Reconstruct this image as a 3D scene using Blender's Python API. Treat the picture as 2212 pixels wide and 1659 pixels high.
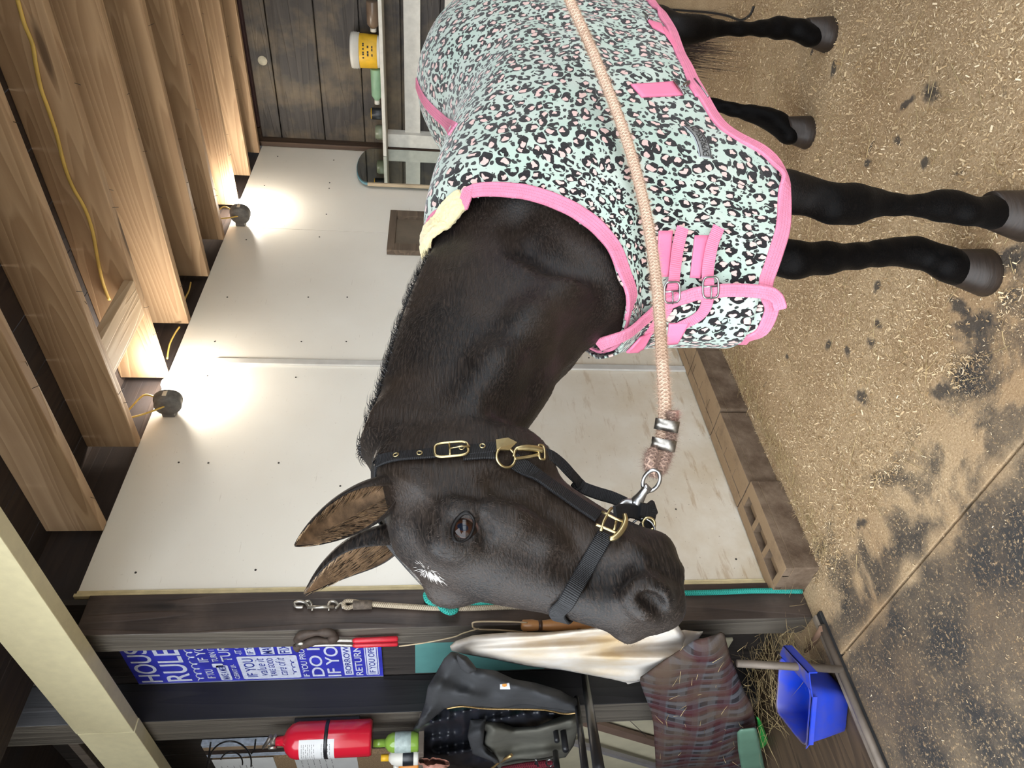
import bpy, bmesh, math, random
import numpy as np
from mathutils import Vector, Matrix
from mathutils.bvhtree import BVHTree
random.seed(7); RNG = np.random.default_rng(7)
for o in list(bpy.data.objects): bpy.data.objects.remove(o)
SC = bpy.context.scene; COL = SC.collection

# ---------------------------------------------------------------- camera
F = 1534.0; CH = 1.38; YAW = math.radians(43.0); PITCH = math.radians(6.55); ROLL = .014
_f = np.array([math.cos(YAW), math.sin(YAW), 0.]); _r = np.array([math.sin(YAW), -math.cos(YAW), 0.]); _z = np.array([0, 0, 1.])
FW = _f*math.cos(PITCH) - _z*math.sin(PITCH); _up = _z*math.cos(PITCH) + _f*math.sin(PITCH)
CR = _r*math.cos(ROLL) + _up*math.sin(ROLL); CU = _up*math.cos(ROLL) - _r*math.sin(ROLL)
CP = np.array([0, 0, CH])
cam_d = bpy.data.cameras.new('camera'); cam = bpy.data.objects.new('camera', cam_d); COL.objects.link(cam)
cam_d.sensor_fit = 'HORIZONTAL'; cam_d.sensor_width = 36.0; cam_d.lens = F*36/2212; cam_d.clip_start = .02
_X, _Y, _Z = Vector(-CU), Vector(CR), Vector(-FW)          # the photo was taken with the phone turned a quarter
cam.matrix_world = Matrix(((_X.x, _Y.x, _Z.x, 0), (_X.y, _Y.y, _Z.y, 0), (_X.z, _Y.z, _Z.z, CH), (0, 0, 0, 1)))
SC.camera = cam

# ---------------------------------------------------------------- light
SC.view_settings.view_transform = 'Standard'; SC.view_settings.look = 'None'
SC.view_settings.gamma = 1.0; SC.view_settings.exposure = 0.14
W = bpy.data.worlds.new('world'); SC.world = W; W.use_nodes = True
bg = W.node_tree.nodes['Background']; bg.inputs[0].default_value = (.88, .94, 1.0, 1); bg.inputs[1].default_value = 5.9

# ---------------------------------------------------------------- helpers
def ray(x, y):
    return (829.5 - y)/F*CR - (x - 1106)/F*CU + FW
def on(x, y, ax, val):                                     # point where a photo pixel meets the plane axis = val
    d = ray(x, y); return CP + (val - CP[ax])/d[ax]*d
def V(*a): return Vector(a)

def obj(name, me, mat=None, parent=None, smooth=False):
    if isinstance(me, bmesh.types.BMesh):
        bm = me; me = bpy.data.meshes.new(name); bm.to_mesh(me); bm.free()
    o = bpy.data.objects.new(name, me); COL.objects.link(o)
    if mat is not None:
        for m in (mat if isinstance(mat, (list, tuple)) else [mat]): me.materials.append(m)
    if smooth: me.polygons.foreach_set('use_smooth', [True]*len(me.polygons))
    if parent is not None: o.parent = parent
    return o
def thing(name, label, cat, loc=(0, 0, 0), group=None):
    o = bpy.data.objects.new(name, None); COL.objects.link(o); o.location = loc; o.empty_display_size = .05
    return tag(o, label, cat, group)
def tag(o, label, cat, group=None):
    o['label'] = label; o['category'] = cat
    if group: o['group'] = group
    return o
def child(o, parent):                                      # parent keeping world placement (parents are unrotated empties)
    o.parent = parent; o.location = Vector(o.location) - Vector(parent.location); return o
def struct(o): o['kind'] = 'structure'; return o

def add_box(bm, lo, hi, bevel=0, mi=0):
    x0, y0, z0 = lo; x1, y1, z1 = hi
    v = [bm.verts.new(p) for p in ((x0,y0,z0),(x1,y0,z0),(x1,y1,z0),(x0,y1,z0),(x0,y0,z1),(x1,y0,z1),(x1,y1,z1),(x0,y1,z1))]
    fs = [bm.faces.new([v[i] for i in q]) for q in ((3,2,1,0),(4,5,6,7),(0,1,5,4),(1,2,6,5),(2,3,7,6),(3,0,4,7))]
    for f in fs: f.material_index = mi
    if bevel:
        es = list({e for f in fs for e in f.edges})
        bmesh.ops.bevel(bm, geom=es, offset=bevel, segments=2, affect='EDGES', profile=.6)
    return bm
def box(lo, hi, bevel=0): return add_box(bmesh.new(), lo, hi, bevel)

def smooth_path(pts, n=6, closed=False):                   # Catmull-Rom
    P = [np.array(p, float) for p in pts]; out = []
    N = len(P)
    for i in range(N if closed else N-1):
        if closed: p0, p1, p2, p3 = P[i-1], P[i], P[(i+1) % N], P[(i+2) % N]
        else: p0, p1, p2, p3 = P[max(i-1, 0)], P[i], P[i+1], P[min(i+2, N-1)]
        for k in range(n):
            t = k/n
            out.append(.5*((2*p1) + (-p0+p2)*t + (2*p0-5*p1+4*p2-p3)*t*t + (-p0+3*p1-3*p2+p3)*t**3))
    if not closed: out.append(P[-1])
    return out
def add_tube(bm, pts, r, seg=10, closed=False, caps=True, flat=1.0, upv=None, mi=0):
    P = [Vector(p) for p in pts]; n = len(P)
    R = r if isinstance(r, (list, tuple, np.ndarray)) else [r]*n
    rings = []; prev = None
    for i in range(n):
        a = P[i-1] if (i or closed) else P[i]; b = P[(i+1) % n] if (i < n-1 or closed) else P[i]
        t = (b - a).normalized()
        if prev is None:
            u = Vector(upv) if upv is not None else (Vector((0, 0, 1)) if abs(t.z) < .9 else Vector((1, 0, 0)))
        else: u = prev
        u = (u - t*u.dot(t)).normalized(); prev = u; w = t.cross(u)
        rings.append([bm.verts.new(P[i] + (u*math.cos(q)*R[i]*flat + w*math.sin(q)*R[i])) for q in [2*math.pi*k/seg for k in range(seg)]])
    m = n if closed else n-1
    for i in range(m):
        A, B = rings[i], rings[(i+1) % n]
        for k in range(seg):
            f = bm.faces.new((A[k], A[(k+1) % seg], B[(k+1) % seg], B[k])); f.smooth = True; f.material_index = mi
    if caps and not closed:
        f = bm.faces.new(rings[0][::-1]); f.material_index = mi
        f = bm.faces.new(rings[-1]); f.material_index = mi
    return bm
def tube(pts, r, **k): return add_tube(bmesh.new(), pts, r, **k)
def add_lathe(bm, prof, origin=(0,0,0), axis=(0,0,1), seg=28, mi=0):  # prof: list of (radius, height)
    ax = Vector(axis).normalized(); u = Vector((1,0,0)) if abs(ax.x) < .9 else Vector((0,1,0))
    u = (u - ax*u.dot(ax)).normalized(); w = ax.cross(u); O = Vector(origin); rings = []
    for r, h in prof:
        if r < 1e-6: rings.append([bm.verts.new(O + ax*h)])
        else: rings.append([bm.verts.new(O + ax*h + (u*math.cos(2*math.pi*k/seg) + w*math.sin(2*math.pi*k/seg))*r) for k in range(seg)])
    for A, B in zip(rings[:-1], rings[1:]):
        for k in range(seg):
            k2 = (k+1) % seg
            if len(A) == 1 and len(B) == 1: continue
            if len(A) == 1: q = (A[0], B[k2], B[k])
            elif len(B) == 1: q = (A[k], A[k2], B[0])
            else: q = (A[k], A[k2], B[k2], B[k])
            f = bm.faces.new(q); f.smooth = True; f.material_index = mi
    return bm
def lathe(prof, **k): return add_lathe(bmesh.new(), prof, **k)
def add_ribbon(bm, pts, nrm, width, thick, mi=0):          # flat strap along pts; nrm = outward normals (same count)
    P = [Vector(p) for p in pts]; N = [Vector(q).normalized() for q in nrm]; n = len(P); rings = []
    Wd = width if isinstance(width, (list, tuple)) else [width]*n
    for i in range(n):
        t = (P[min(i+1, n-1)] - P[max(i-1, 0)]).normalized(); s = t.cross(N[i]).normalized(); nn = s.cross(t).normalized()
        h = Wd[i]/2; b = thick*.3
        rings.append([bm.verts.new(P[i] + s*a + nn*c) for a, c in ((-h, b), (-h+b, 0), (h-b, 0), (h, b), (h, thick-b), (h-b, thick), (-h+b, thick), (-h, thick-b))])
    for A, B in zip(rings[:-1], rings[1:]):
        for k in range(8):
            f = bm.faces.new((A[k], A[(k+1) % 8], B[(k+1) % 8], B[k])); f.material_index = mi
    for q in (rings[0][::-1], rings[-1]): bm.faces.new(q).material_index = mi
    bmesh.ops.recalc_face_normals(bm, faces=bm.faces)
    return bm
def add_prism(bm, poly, d, mi=0):                          # extrude a closed 3D polygon along vector d
    A = [bm.verts.new(p) for p in poly]; B = [bm.verts.new(Vector(p) + Vector(d)) for p in poly]; n = len(A)
    fs = [bm.faces.new(A[::-1]), bm.faces.new(B)] + [bm.faces.new((A[k], A[(k+1) % n], B[(k+1) % n], B[k])) for k in range(n)]
    for f in fs: f.material_index = mi
    bmesh.ops.recalc_face_normals(bm, faces=fs)
    return bm

# ---------------------------------------------------------------- materials
MATS = {}
class NT:
    def __init__(s, name, rough=.6, metal=0, spec=.5):
        s.m = bpy.data.materials.new(name); s.m.use_nodes = True; s.t = s.m.node_tree; s.b = s.t.nodes['Principled BSDF']
        s.b.inputs['Roughness'].default_value = rough; s.b.inputs['Metallic'].default_value = metal
        s.b.inputs['Specular IOR Level'].default_value = spec; MATS[name] = s.m
    def n(s, typ, **kw):
        nd = s.t.nodes.new(typ)
        for k, v in kw.items():
            if k.startswith('i_'):
                key = k[2:].replace('_', ' ')
                nd.inputs[key if not key.isdigit() else int(key)].default_value = v
            else: setattr(nd, k, v)
        return nd
    def l(s, a, b): s.t.links.new(a, b)
    def coord(s, scale=(1,1,1), kind='Object', rot=(0,0,0), loc=(0,0,0)):
        tc = s.n('ShaderNodeTexCoord'); mp = s.n('ShaderNodeMapping'); s.l(tc.outputs[kind], mp.inputs[0])
        mp.inputs['Scale'].default_value = scale; mp.inputs['Rotation'].default_value = rot; mp.inputs['Location'].default_value = loc
        return mp.outputs[0]
    def noise(s, vec, scale=5, detail=4, rough=.55, dist=0):
        nd = s.n('ShaderNodeTexNoise'); nd.inputs['Scale'].default_value = scale; nd.inputs['Detail'].default_value = detail
        nd.inputs['Roughness'].default_value = rough; nd.inputs['Distortion'].default_value = dist
        if vec is not None: s.l(vec, nd.inputs['Vector'])
        return nd.outputs[0]
    def ramp(s, fac, stops, interp='LINEAR'):
        r = s.n('ShaderNodeValToRGB'); r.color_ramp.interpolation = interp; el = r.color_ramp.elements
        while len(el) < len(stops): el.new(.5)
        for e, (p, c) in zip(el, stops):
            e.position = p; e.color = (c, c, c, 1) if not isinstance(c, (tuple, list)) else (*c, 1)[:4]
        s.l(fac, r.inputs[0]); return r.outputs[0]
    def mix(s, fac, a, b, typ='MIX'):
        m = s.n('ShaderNodeMix', data_type='RGBA', blend_type=typ)
        for v, k in ((fac, 0), (a, 6), (b, 7)):
            if isinstance(v, (int, float)): m.inputs[k].default_value = v if k == 0 else (v, v, v, 1)
            elif isinstance(v, tuple): m.inputs[k].default_value = (*v, 1)[:4]
            else: s.l(v, m.inputs[k])
        return m.outputs[2]
    def math(s, op, a, b=None, c=None, clamp=False):
        m = s.n('ShaderNodeMath', operation=op, use_clamp=clamp)
        for i, v in enumerate((a, b, c)):
            if v is None: continue
            if isinstance(v, (int, float)): m.inputs[i].default_value = v
            else: s.l(v, m.inputs[i])
        return m.outputs[0]
    def col(s, c):
        if isinstance(c, tuple): s.b.inputs['Base Color'].default_value = (*c, 1)[:4]
        else: s.l(c, s.b.inputs['Base Color'])
    def rough(s, c): s.l(c, s.b.inputs['Roughness'])
    def bump(s, h, strength=.3, dist=.01):
        b = s.n('ShaderNodeBump'); b.inputs['Strength'].default_value = strength; b.inputs['Distance'].default_value = dist
        s.l(h, b.inputs['Height']); s.l(b.outputs[0], s.b.inputs['Normal'])

def flat_mat(name, c, rough=.6, metal=0, spec=.5, var=.12, scale=12, bump=0, bscale=60, bdist=.002):
    k = NT(name, rough, metal, spec); v = k.coord()
    n = k.noise(v, scale, 4)
    k.col(k.mix(k.ramp(n, [(.3, 0.), (.7, 1.)]), tuple(x*(1-var) for x in c), tuple(min(1, x*(1+var)) for x in c)))
    if bump: k.bump(k.noise(v, bscale, 4), bump, bdist)
    return k.m
def wood_mat(name, c1, c2, axis='Y', ring=9, rough=.7, grain=1.0, bump=.25, stain=None, knots=True):
    k = NT(name, rough); st = {'X': (.35, 6, 6), 'Y': (6, .35, 6), 'Z': (6, 6, .35)}[axis]
    tc = k.n('ShaderNodeTexCoord'); oi = k.n('ShaderNodeObjectInfo')
    ad = k.n('ShaderNodeVectorMath', operation='MULTIPLY_ADD'); ad.inputs[1].default_value = (1, 1, 1)
    k.l(tc.outputs['Object'], ad.inputs[0])
    rv = k.math('MULTIPLY', oi.outputs['Random'], 7.0); cb = k.n('ShaderNodeCombineXYZ')
    for i in range(3): k.l(rv, cb.inputs[i])
    k.l(cb.outputs[0], ad.inputs[2])
    mp = k.n('ShaderNodeMapping'); mp.inputs['Scale'].default_value = st; k.l(ad.outputs[0], mp.inputs[0])
    base = k.noise(mp.outputs[0], 1.0, 2, .5, .3)
    rings = k.math('FRACT', k.math('MULTIPLY', base, ring*2.0))
    rg = k.ramp(rings, [(0, 1.), (.55, .25), (.9, 0.), (1, 1.)])
    mp2 = k.n('ShaderNodeMapping'); mp2.inputs['Scale'].default_value = tuple(x*9 if x > 1 else x*6 for x in st); k.l(ad.outputs[0], mp2.inputs[0])
    fine = k.noise(mp2.outputs[0], 1.6, 5, .7)
    f = k.math('ADD', k.math('MULTIPLY', rg, .55), k.math('MULTIPLY', fine, .6*grain), clamp=True)
    c = k.mix(f, c2, c1)
    if knots:
        mp3 = k.n('ShaderNodeMapping'); mp3.inputs['Scale'].default_value = {'X': (1.3, 9, 9), 'Y': (9, 1.3, 9), 'Z': (9, 9, 1.3)}[axis]; k.l(ad.outputs[0], mp3.inputs[0])
        vo = k.n('ShaderNodeTexVoronoi'); vo.inputs['Scale'].default_value = .8; k.l(mp3.outputs[0], vo.inputs['Vector'])
        kn = k.ramp(vo.outputs['Distance'], [(0, 1.), (.07, .9), (.13, 0.)])
        c = k.mix(kn, c, tuple(x*.35 for x in c2))
    if stain is not None:
        big = k.noise(ad.outputs[0], 3.0, 5, .6)
        c = k.mix(k.ramp(big, [(.45, 0.), (.65, 1.)]), c, stain)
    k.col(c); k.bump(f, bump, .004)
    return k.m
# ---------------------------------------------------------------- implicit body modelling
YM = .83                                                   # the horse stands along X, facing -X, symmetric about this plane
def smin(a, b, k):
    h = np.maximum(k - np.abs(a - b), 0)/k; return np.minimum(a, b) - h*h*k*.25
def smax(a, b, k): return -smin(-a, -b, k)
class Field:
    def __init__(s, xs, ys, zs):
        s.ax = (np.asarray(xs, np.float32), np.asarray(ys, np.float32), np.asarray(zs, np.float32))
        s.D = np.full((len(xs), len(ys), len(zs)), 9., np.float32)
    def sub(s, lo, hi, pad):
        sl = []
        for a, l, h in zip(s.ax, lo, hi):
            i = np.searchsorted(a, l - pad); j = np.searchsorted(a, h + pad); sl.append(slice(max(i-1, 0), min(j+1, len(a))))
        X, Y, Z = np.meshgrid(*[a[q] for a, q in zip(s.ax, sl)], indexing='ij')
        return tuple(sl), X, Y, Z
    def add(s, sl, d, k, op='u'):
        if op == 'u': s.D[sl] = smin(s.D[sl], d.astype(np.float32), k)
        else: s.D[sl] = smax(s.D[sl], -d.astype(np.float32), k)
    def cone(s, a, b, ra, rb, k=.03, sy=1.0, op='u'):      # tapered capsule, optionally flattened along Y
        a = np.array(a, float); b = np.array(b, float); r = max(ra, rb)
        sl, X, Y, Z = s.sub(np.minimum(a, b) - r, np.maximum(a, b) + r, k + .06)
        if X.size == 0: return
        ba = (b - a)*np.array([1, 1/sy, 1]); px, py, pz = X - a[0], (Y - a[1])/sy, Z - a[2]
        L = max(ba @ ba, 1e-12); h = np.clip((px*ba[0] + py*ba[1] + pz*ba[2])/L, 0, 1)
        d = np.sqrt((px - h*ba[0])**2 + (py - h*ba[1])**2 + (pz - h*ba[2])**2) - (ra + h*(rb - ra))
        s.add(sl, d*min(1, sy), k, op)
    def chain(s, pts, k=.03, sy=1.0, op='u'):
        for p, q in zip(pts[:-1], pts[1:]): s.cone(p[:3], q[:3], p[3], q[3], k, sy, op)
    def ell(s, c, r, k=.03, op='u', rot=0):                # ellipsoid, rot about Y
        R = max(r); sl, X, Y, Z = s.sub(np.array(c) - R, np.array(c) + R, k + .04)
        px, py, pz = X - c[0], Y - c[1], Z - c[2]
        if rot: ca, sa = math.cos(rot), math.sin(rot); px, pz = px*ca + pz*sa, -px*sa + pz*ca
        q = np.sqrt((px/r[0])**2 + (py/r[1])**2 + (pz/r[2])**2)
        q2 = np.sqrt((px/r[0]**2)**2 + (py/r[1]**2)**2 + (pz/r[2]**2)**2) + 1e-9
        s.add(sl, q*(q - 1)/q2, k, op)
    def loft(s, o, a, b, st, k=.04, n=2.2, op='u', pad=.1, yc=YM, taper=0):
        # st rows: s, top b, bottom b, half width, [taper]; a = axis, b = 'up' direction in the XZ plane
        o = np.array(o, float); a = np.array(a, float); b = np.array(b, float); st = np.array(st, float)
        P = [o + a*r[0] + b*q for r in st for q in (r[1], r[2])]
        w = st[:, 3].max(); lo = np.min(P, 0); hi = np.max(P, 0); lo[1] = yc - w; hi[1] = yc + w
        sl, X, Y, Z = s.sub(lo, hi, pad)
        S = (X-o[0])*a[0] + (Z-o[2])*a[2]; B = (X-o[0])*b[0] + (Z-o[2])*b[2]; Yy = Y - yc
        t = np.clip(S, st[0, 0], st[-1, 0])
        def ip(c):                                          # smooth interpolation of a column
            xs = np.linspace(st[0, 0], st[-1, 0], 120); v = np.interp(xs, st[:, 0], st[:, c])
            kk = np.hanning(11); kk /= kk.sum(); v = np.convolve(np.pad(v, 5, mode='edge'), kk, 'valid')
            return np.interp(t, xs, v)
        bt, bb, w = ip(1), ip(2), ip(3); bc = (bt+bb)/2; hb = (bt-bb)/2
        tp = ip(4) if st.shape[1] > 4 else 0
        u = (B - bc)/hb; ww = np.maximum(w*(1 + tp*np.clip(u, -1.2, 1.2)), .004)
        r = (np.abs(u)**n + np.abs(Yy/ww)**n)**(1/n)
        d = (r - 1)*np.minimum(hb, ww)
        e = np.maximum(st[0, 0] - S, S - st[-1, 0]); e = np.maximum(e, 0)
        d = np.where(e > 0, np.sqrt(np.maximum(d, 0)**2 + e**2) + np.minimum(d, 0)*0, d)
        s.add(sl, d, k, op)
    def mesh(s, name, smooth=2, warp=None):
        D = s.D; xs, ys, zs = s.ax; nx, ny, nz = D.shape; neg = D < 0
        c = np.zeros((nx-1, ny-1, nz-1), np.int8)
        for i in (0, 1):
            for j in (0, 1):
                for k in (0, 1): c += neg[i:nx-1+i, j:ny-1+j, k:nz-1+k]
        act = (c > 0) & (c < 8); idx = -np.ones(act.shape, np.int64); I, J, K = np.nonzero(act); idx[I, J, K] = np.arange(len(I))
        acc = np.zeros((len(I), 3)); cnt = np.zeros(len(I))
        cor = [(0,0,0),(1,0,0),(0,1,0),(1,1,0),(0,0,1),(1,0,1),(0,1,1),(1,1,1)]
        for p, q in ((0,1),(2,3),(4,5),(6,7),(0,2),(1,3),(4,6),(5,7),(0,4),(1,5),(2,6),(3,7)):
            a, b = cor[p], cor[q]
            da = D[I+a[0], J+a[1], K+a[2]]; db = D[I+b[0], J+b[1], K+b[2]]; m = (da < 0) != (db < 0)
            t = np.where(m, da/np.where(da == db, 1, da - db), 0)
            A = np.stack([xs[I+a[0]], ys[J+a[1]], zs[K+a[2]]], 1); B = np.stack([xs[I+b[0]], ys[J+b[1]], zs[K+b[2]]], 1)
            acc += np.where(m[:, None], A + (B - A)*t[:, None], 0); cnt += m
        v = acc/cnt[:, None]
        F_ = []
        for axis in range(3):
            n1 = [slice(None)]*3; n2 = [slice(None)]*3; n1[axis] = slice(0, -1); n2[axis] = slice(1, None)
            a = neg[tuple(n1)]; b = neg[tuple(n2)]; m = a != b
            E = np.nonzero(m); u, w = [(1, 2), (2, 0), (0, 1)][axis]
            E = [e.copy() for e in E]; ok = (E[u] > 0) & (E[w] > 0) & (E[u] < D.shape[u]-1) & (E[w] < D.shape[w]-1)
            fl = a[tuple(E)][ok]; E = [e[ok] for e in E]
            def g(du, dw):
                e = [x.copy() for x in E]; e[u] -= du; e[w] -= dw; return idx[e[0], e[1], e[2]]
            q = np.stack([g(1, 1), g(0, 1), g(0, 0), g(1, 0)], 1); q[~fl] = q[~fl][:, ::-1]
            F_.append(q)
        f = np.concatenate(F_); f = f[(f >= 0).all(1)]
        e = np.unique(np.sort(np.concatenate([f[:, [0, 1]], f[:, [1, 2]], f[:, [2, 3]], f[:, [3, 0]]]), 1), axis=0)
        for _ in range(smooth):
            sm = np.zeros_like(v); ct = np.zeros(len(v))
            np.add.at(sm, e[:, 0], v[e[:, 1]]); np.add.at(sm, e[:, 1], v[e[:, 0]]); np.add.at(ct, e[:, 0], 1); np.add.at(ct, e[:, 1], 1)
            v = .5*v + .5*sm/ct[:, None]
        if warp: v = warp(v)
        me = bpy.data.meshes.new(name); me.vertices.add(len(v)); me.vertices.foreach_set('co', v.astype(np.float32).ravel())
        me.loops.add(f.size); me.loops.foreach_set('vertex_index', f.astype(np.int32).ravel())
        me.polygons.add(len(f)); me.polygons.foreach_set('loop_start', np.arange(0, f.size, 4, dtype=np.int32))
        me.update(calc_edges=True); me.validate(); me.polygons.foreach_set('use_smooth', [True]*len(me.polygons))
        return me
def axis_pts(*seg):                                        # (start, stop, step) pieces joined
    out = []
    for a, b, h in seg: out += list(np.arange(a, b - 1e-6, h))
    return out + [seg[-1][1]]

# head frame: origin at the poll, HA runs down the face, HB points out of the front of the face
HP = np.array([.70, YM, 1.47]); HA = np.array([-.41, 0, -.912]); HB = np.array([-.912, 0, .41])
def hd(s, b, y=0): return HP + HA*s + HB*b + np.array([0, y, 0])
SPINE = [(1.05, 1.10), (1.15, 1.22), (1.27, 1.375), (1.40, 1.405), (1.5, 1.395), (1.6, 1.37), (1.7, 1.345), (1.85, 1.315), (1.97, 1.335), (2.1, 1.385), (2.25, 1.415), (2.4, 1.40), (2.55, 1.35), (2.68, 1.25), (2.76, 1.12)]
TRUNK = [(1.17, 1.03, .86, .04), (1.20, 1.12, .78, .09), (1.25, 1.22, .73, .13), (1.33, 1.315, .69, .165), (1.42, 1.355, .67, .19), (1.55, 1.36, .66, .215), (1.7, 1.34, .65, .25),
         (1.85, 1.305, .66, .262), (2.0, 1.335, .68, .265), (2.12, 1.385, .71, .265), (2.25, 1.41, .78, .27), (2.4, 1.395, .85, .262), (2.55, 1.34, .88, .235), (2.68, 1.24, .92, .18), (2.76, 1.12, .98, .10)]
def build_horse_field():
    f = Field(axis_pts((.40, .86, .0052), (.86, 1.3, .010), (1.3, 2.86, .0125)), axis_pts((.50, .70, .011), (.70, .96, .0056), (.96, 1.16, .011)),
              axis_pts((-.01, .62, .009), (.62, .98, .013), (.98, 1.56, .0054)))
    f.loft((0, YM, 0), (1, 0, 0), (0, 0, 1), TRUNK, k=.05, n=2.15)
    for s in (-1, 1):
        f.ell((1.33, YM + s*.085, .92), (.12, .09, .18), k=.08, rot=.3)          # shoulder
        f.ell((1.39, YM + s*.10, 1.06), (.11, .075, .22), k=.08, rot=-.25)
        f.ell((2.50, YM + s*.13, 1.00), (.19, .12, .26), k=.08)                # haunch
    # neck
    NB = np.array([1.36, YM, 1.12]); NT_ = np.array([.76, YM, 1.36]); L = np.linalg.norm(NT_ - NB); a = (NT_ - NB)/L; b = np.array([a[2], 0, -a[0]])
    if b[2] < 0: b = -b
    def nk(x, z): q = np.array([x, YM, z]) - NB; return float(q @ a), float(q @ b)
    top = [nk(x, z) for x, z in ((1.33, 1.37), (1.25, 1.395), (1.12, 1.425), (1.0, 1.445), (.90, 1.458), (.81, 1.470), (.73, 1.452), (.67, 1.42))]
    bot = [nk(x, z) for x, z in ((1.14, .85), (1.10, .97), (1.035, 1.06), (.975, 1.113), (.915, 1.155), (.86, 1.178), (.82, 1.20), (.79, 1.23))]
    ts = np.linspace(0, .66, 12); tt = sorted(top); bb_ = sorted(bot)
    T = np.interp(ts, [p[0] for p in tt], [p[1] for p in tt]); B = np.interp(ts, [p[0] for p in bb_], [p[1] for p in bb_])
    w = np.interp(ts, [0, .1, .2, .3, .4, .5, .6, .66], [.128, .112, .100, .092, .084, .078, .071, .062])
    tp = np.interp(ts, [0, .2, .66], [-.30, -.32, -.22])
    f.loft(NB, a, b, np.stack([ts, T, B, w, tp], 1), k=.06, n=2.2)
    # head
    ST = [(-.03, -.03, -.12, .045, .1), (.0, -.008, -.125, .052, .15), (.04, .038, -.125, .066, .2), (.09, .102, -.125, .086, .12), (.15, .127, -.120, .086, .10), (.19, .1275, -.112, .079, .12),
          (.23, .125, -.098, .073, .12), (.27, .119, -.084, .066, .10), (.31, .113, -.070, .058, .04), (.35, .109, -.058, .0525, .02), (.39, .107, -.052, .050, .02),
          (.42, .104, -.050, .050, .06), (.445, .092, -.036, .047, .08), (.462, .070, -.022, .041, .05), (.475, .048, -.006, .028, 0)]
    f.loft(HP, HA, HB, ST, k=.035, n=2.45)
    for s in (-1, 1):
        f.ell(hd(.185, -.045, s*.052), (.078, .036, .082), k=.03)               # jowl
        f.ell(hd(.184, .098, s*.060), (.028, .020, .038), k=.028, rot=.4)       # brow over the eye
        f.chain([(*hd(.225, .066, s*.068), .012), (*hd(.30, .034, s*.052), .008), (*hd(.34, .026, s*.046), .004)], k=.025)   # facial crest
        f.chain([(*hd(.04, .015, s*.050), .018), (*hd(.10, .06, s*.070), .014)], k=.03)
        f.ell(hd(.095, .098, s*.074), (.026, .014, .026), k=.03, op='s')        # hollow above the eye
        f.ell(hd(.430, .066, s*.040), (.030, .016, .030), k=.022)               # nostril wing
        f.ell(hd(.33, .080, s*.070), (.045, .014, .060), k=.03, op='s', rot=-.42)
        f.ell(hd(.190, .099, s*.088), (.020, .016, .022), k=.010, op='s')     # eye socket
    f.ell(hd(.438, -.028, 0), (.026, .028, .022), k=.02)                        # chin
    f.ell(hd(.458, .055, 0), (.028, .036, .032), k=.02)                         # upper lip
    # legs: x, y, z, r
    def fore(J): f.chain(J, k=.022, sy=.92)
    fore([(1.47, .735, .86, .085), (1.47, .728, .70, .066), (1.434, 0.725, 0.571, 0.0483), (1.419, 0.725, 0.526, 0.0401), (1.387, 0.725, 0.483, 0.0437), (1.393, 0.725, 0.431, 0.0452), (1.403, 0.725, 0.381, 0.0312), (1.397, 0.725, 0.326, 0.023), (1.399, 0.725, 0.268, 0.023), (1.402, 0.725, 0.215, 0.0346), (1.405, 0.725, 0.179, 0.0335), (1.381, 0.725, 0.158, 0.0295), (1.402, .735, .075, .044)])
    fore([(1.46, .925, .86, .085), (1.455, .915, .70, .065), (1.455, .90, .58, .052), (1.411, 0.89, 0.505, 0.0454), (1.425, 0.89, 0.417, 0.0393), (1.439, 0.89, 0.329, 0.0311), (1.455, 0.89, 0.262, 0.0321), (1.467, 0.89, 0.21, 0.0334), (1.466, 0.89, 0.161, 0.0397), (1.455, 0.89, 0.132, 0.0323), (1.437, 0.89, 0.111, 0.0311), (1.417, 0.89, 0.097, 0.0412), (1.415, .902, .068, .044)])
    def hind(J): f.chain(J, k=.02, sy=.85)
    hind([(2.52, .705, .95, .13), (2.47, .69, .78, .095), (2.53, .69, .64, .062), (2.487, 0.69, 0.573, 0.0461), (2.492, 0.69, 0.535, 0.0483), (2.51, 0.69, 0.49, 0.0435), (2.525, 0.69, 0.43, 0.028), (2.536, 0.69, 0.346, 0.0245), (2.56, 0.69, 0.26, 0.0275), (2.582, 0.69, 0.19, 0.0403), (2.587, 0.69, 0.152, 0.0327), (2.575, 0.69, 0.114, 0.0379), (2.57, .705, .072, .044)])
    hind([(2.52, .955, .95, .13), (2.52, .975, .78, .095), (2.60, .99, .64, .060), (2.68, 1.0, .54, .050), (2.68, 1.0, .45, .036), (2.675, 1.0, .36, .030), (2.666, 1.0, 0.304, 0.0248), (2.632, 1.0, 0.248, 0.0266), (2.603, 1.0, 0.182, 0.0323), (2.57, 1.0, 0.132, 0.0399), (2.53, 1.0, 0.104, 0.0429), (2.475, 1.02, .07, .044)])
    return f
def hoof_bm(x, y, ang=0.0, h=.075):                        # sloping hoof wall with a flat sole, toe to -X
    bm = bmesh.new(); rings = []
    for q, (z, r, dx) in enumerate(((0, .062, -.012), (.004, .064, -.012), (h*.5, .056, -.002), (h, .0475, .010), (h+.006, .044, .011), (h+.008, .02, .012))):
        ring = []
        for k in range(28):
            t = 2*math.pi*k/28; cx = math.cos(t)*r*(1.08 if math.cos(t) < 0 else .86); cy = math.sin(t)*r*.92
            cut = .010 if (math.cos(t) > .93 and z < .01) else 0
            X_ = cx + dx - cut; ring.append(bm.verts.new((x + X_*math.cos(ang) - cy*math.sin(ang), y + X_*math.sin(ang) + cy*math.cos(ang), z)))
        rings.append(ring)
    for A, B in zip(rings[:-1], rings[1:]):
        for k in range(28): bm.faces.new((A[k], A[(k+1) % 28], B[(k+1) % 28], B[k])).smooth = True
    bm.faces.new(rings[0][::-1]); bm.faces.new(rings[-1]); return bm

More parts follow.
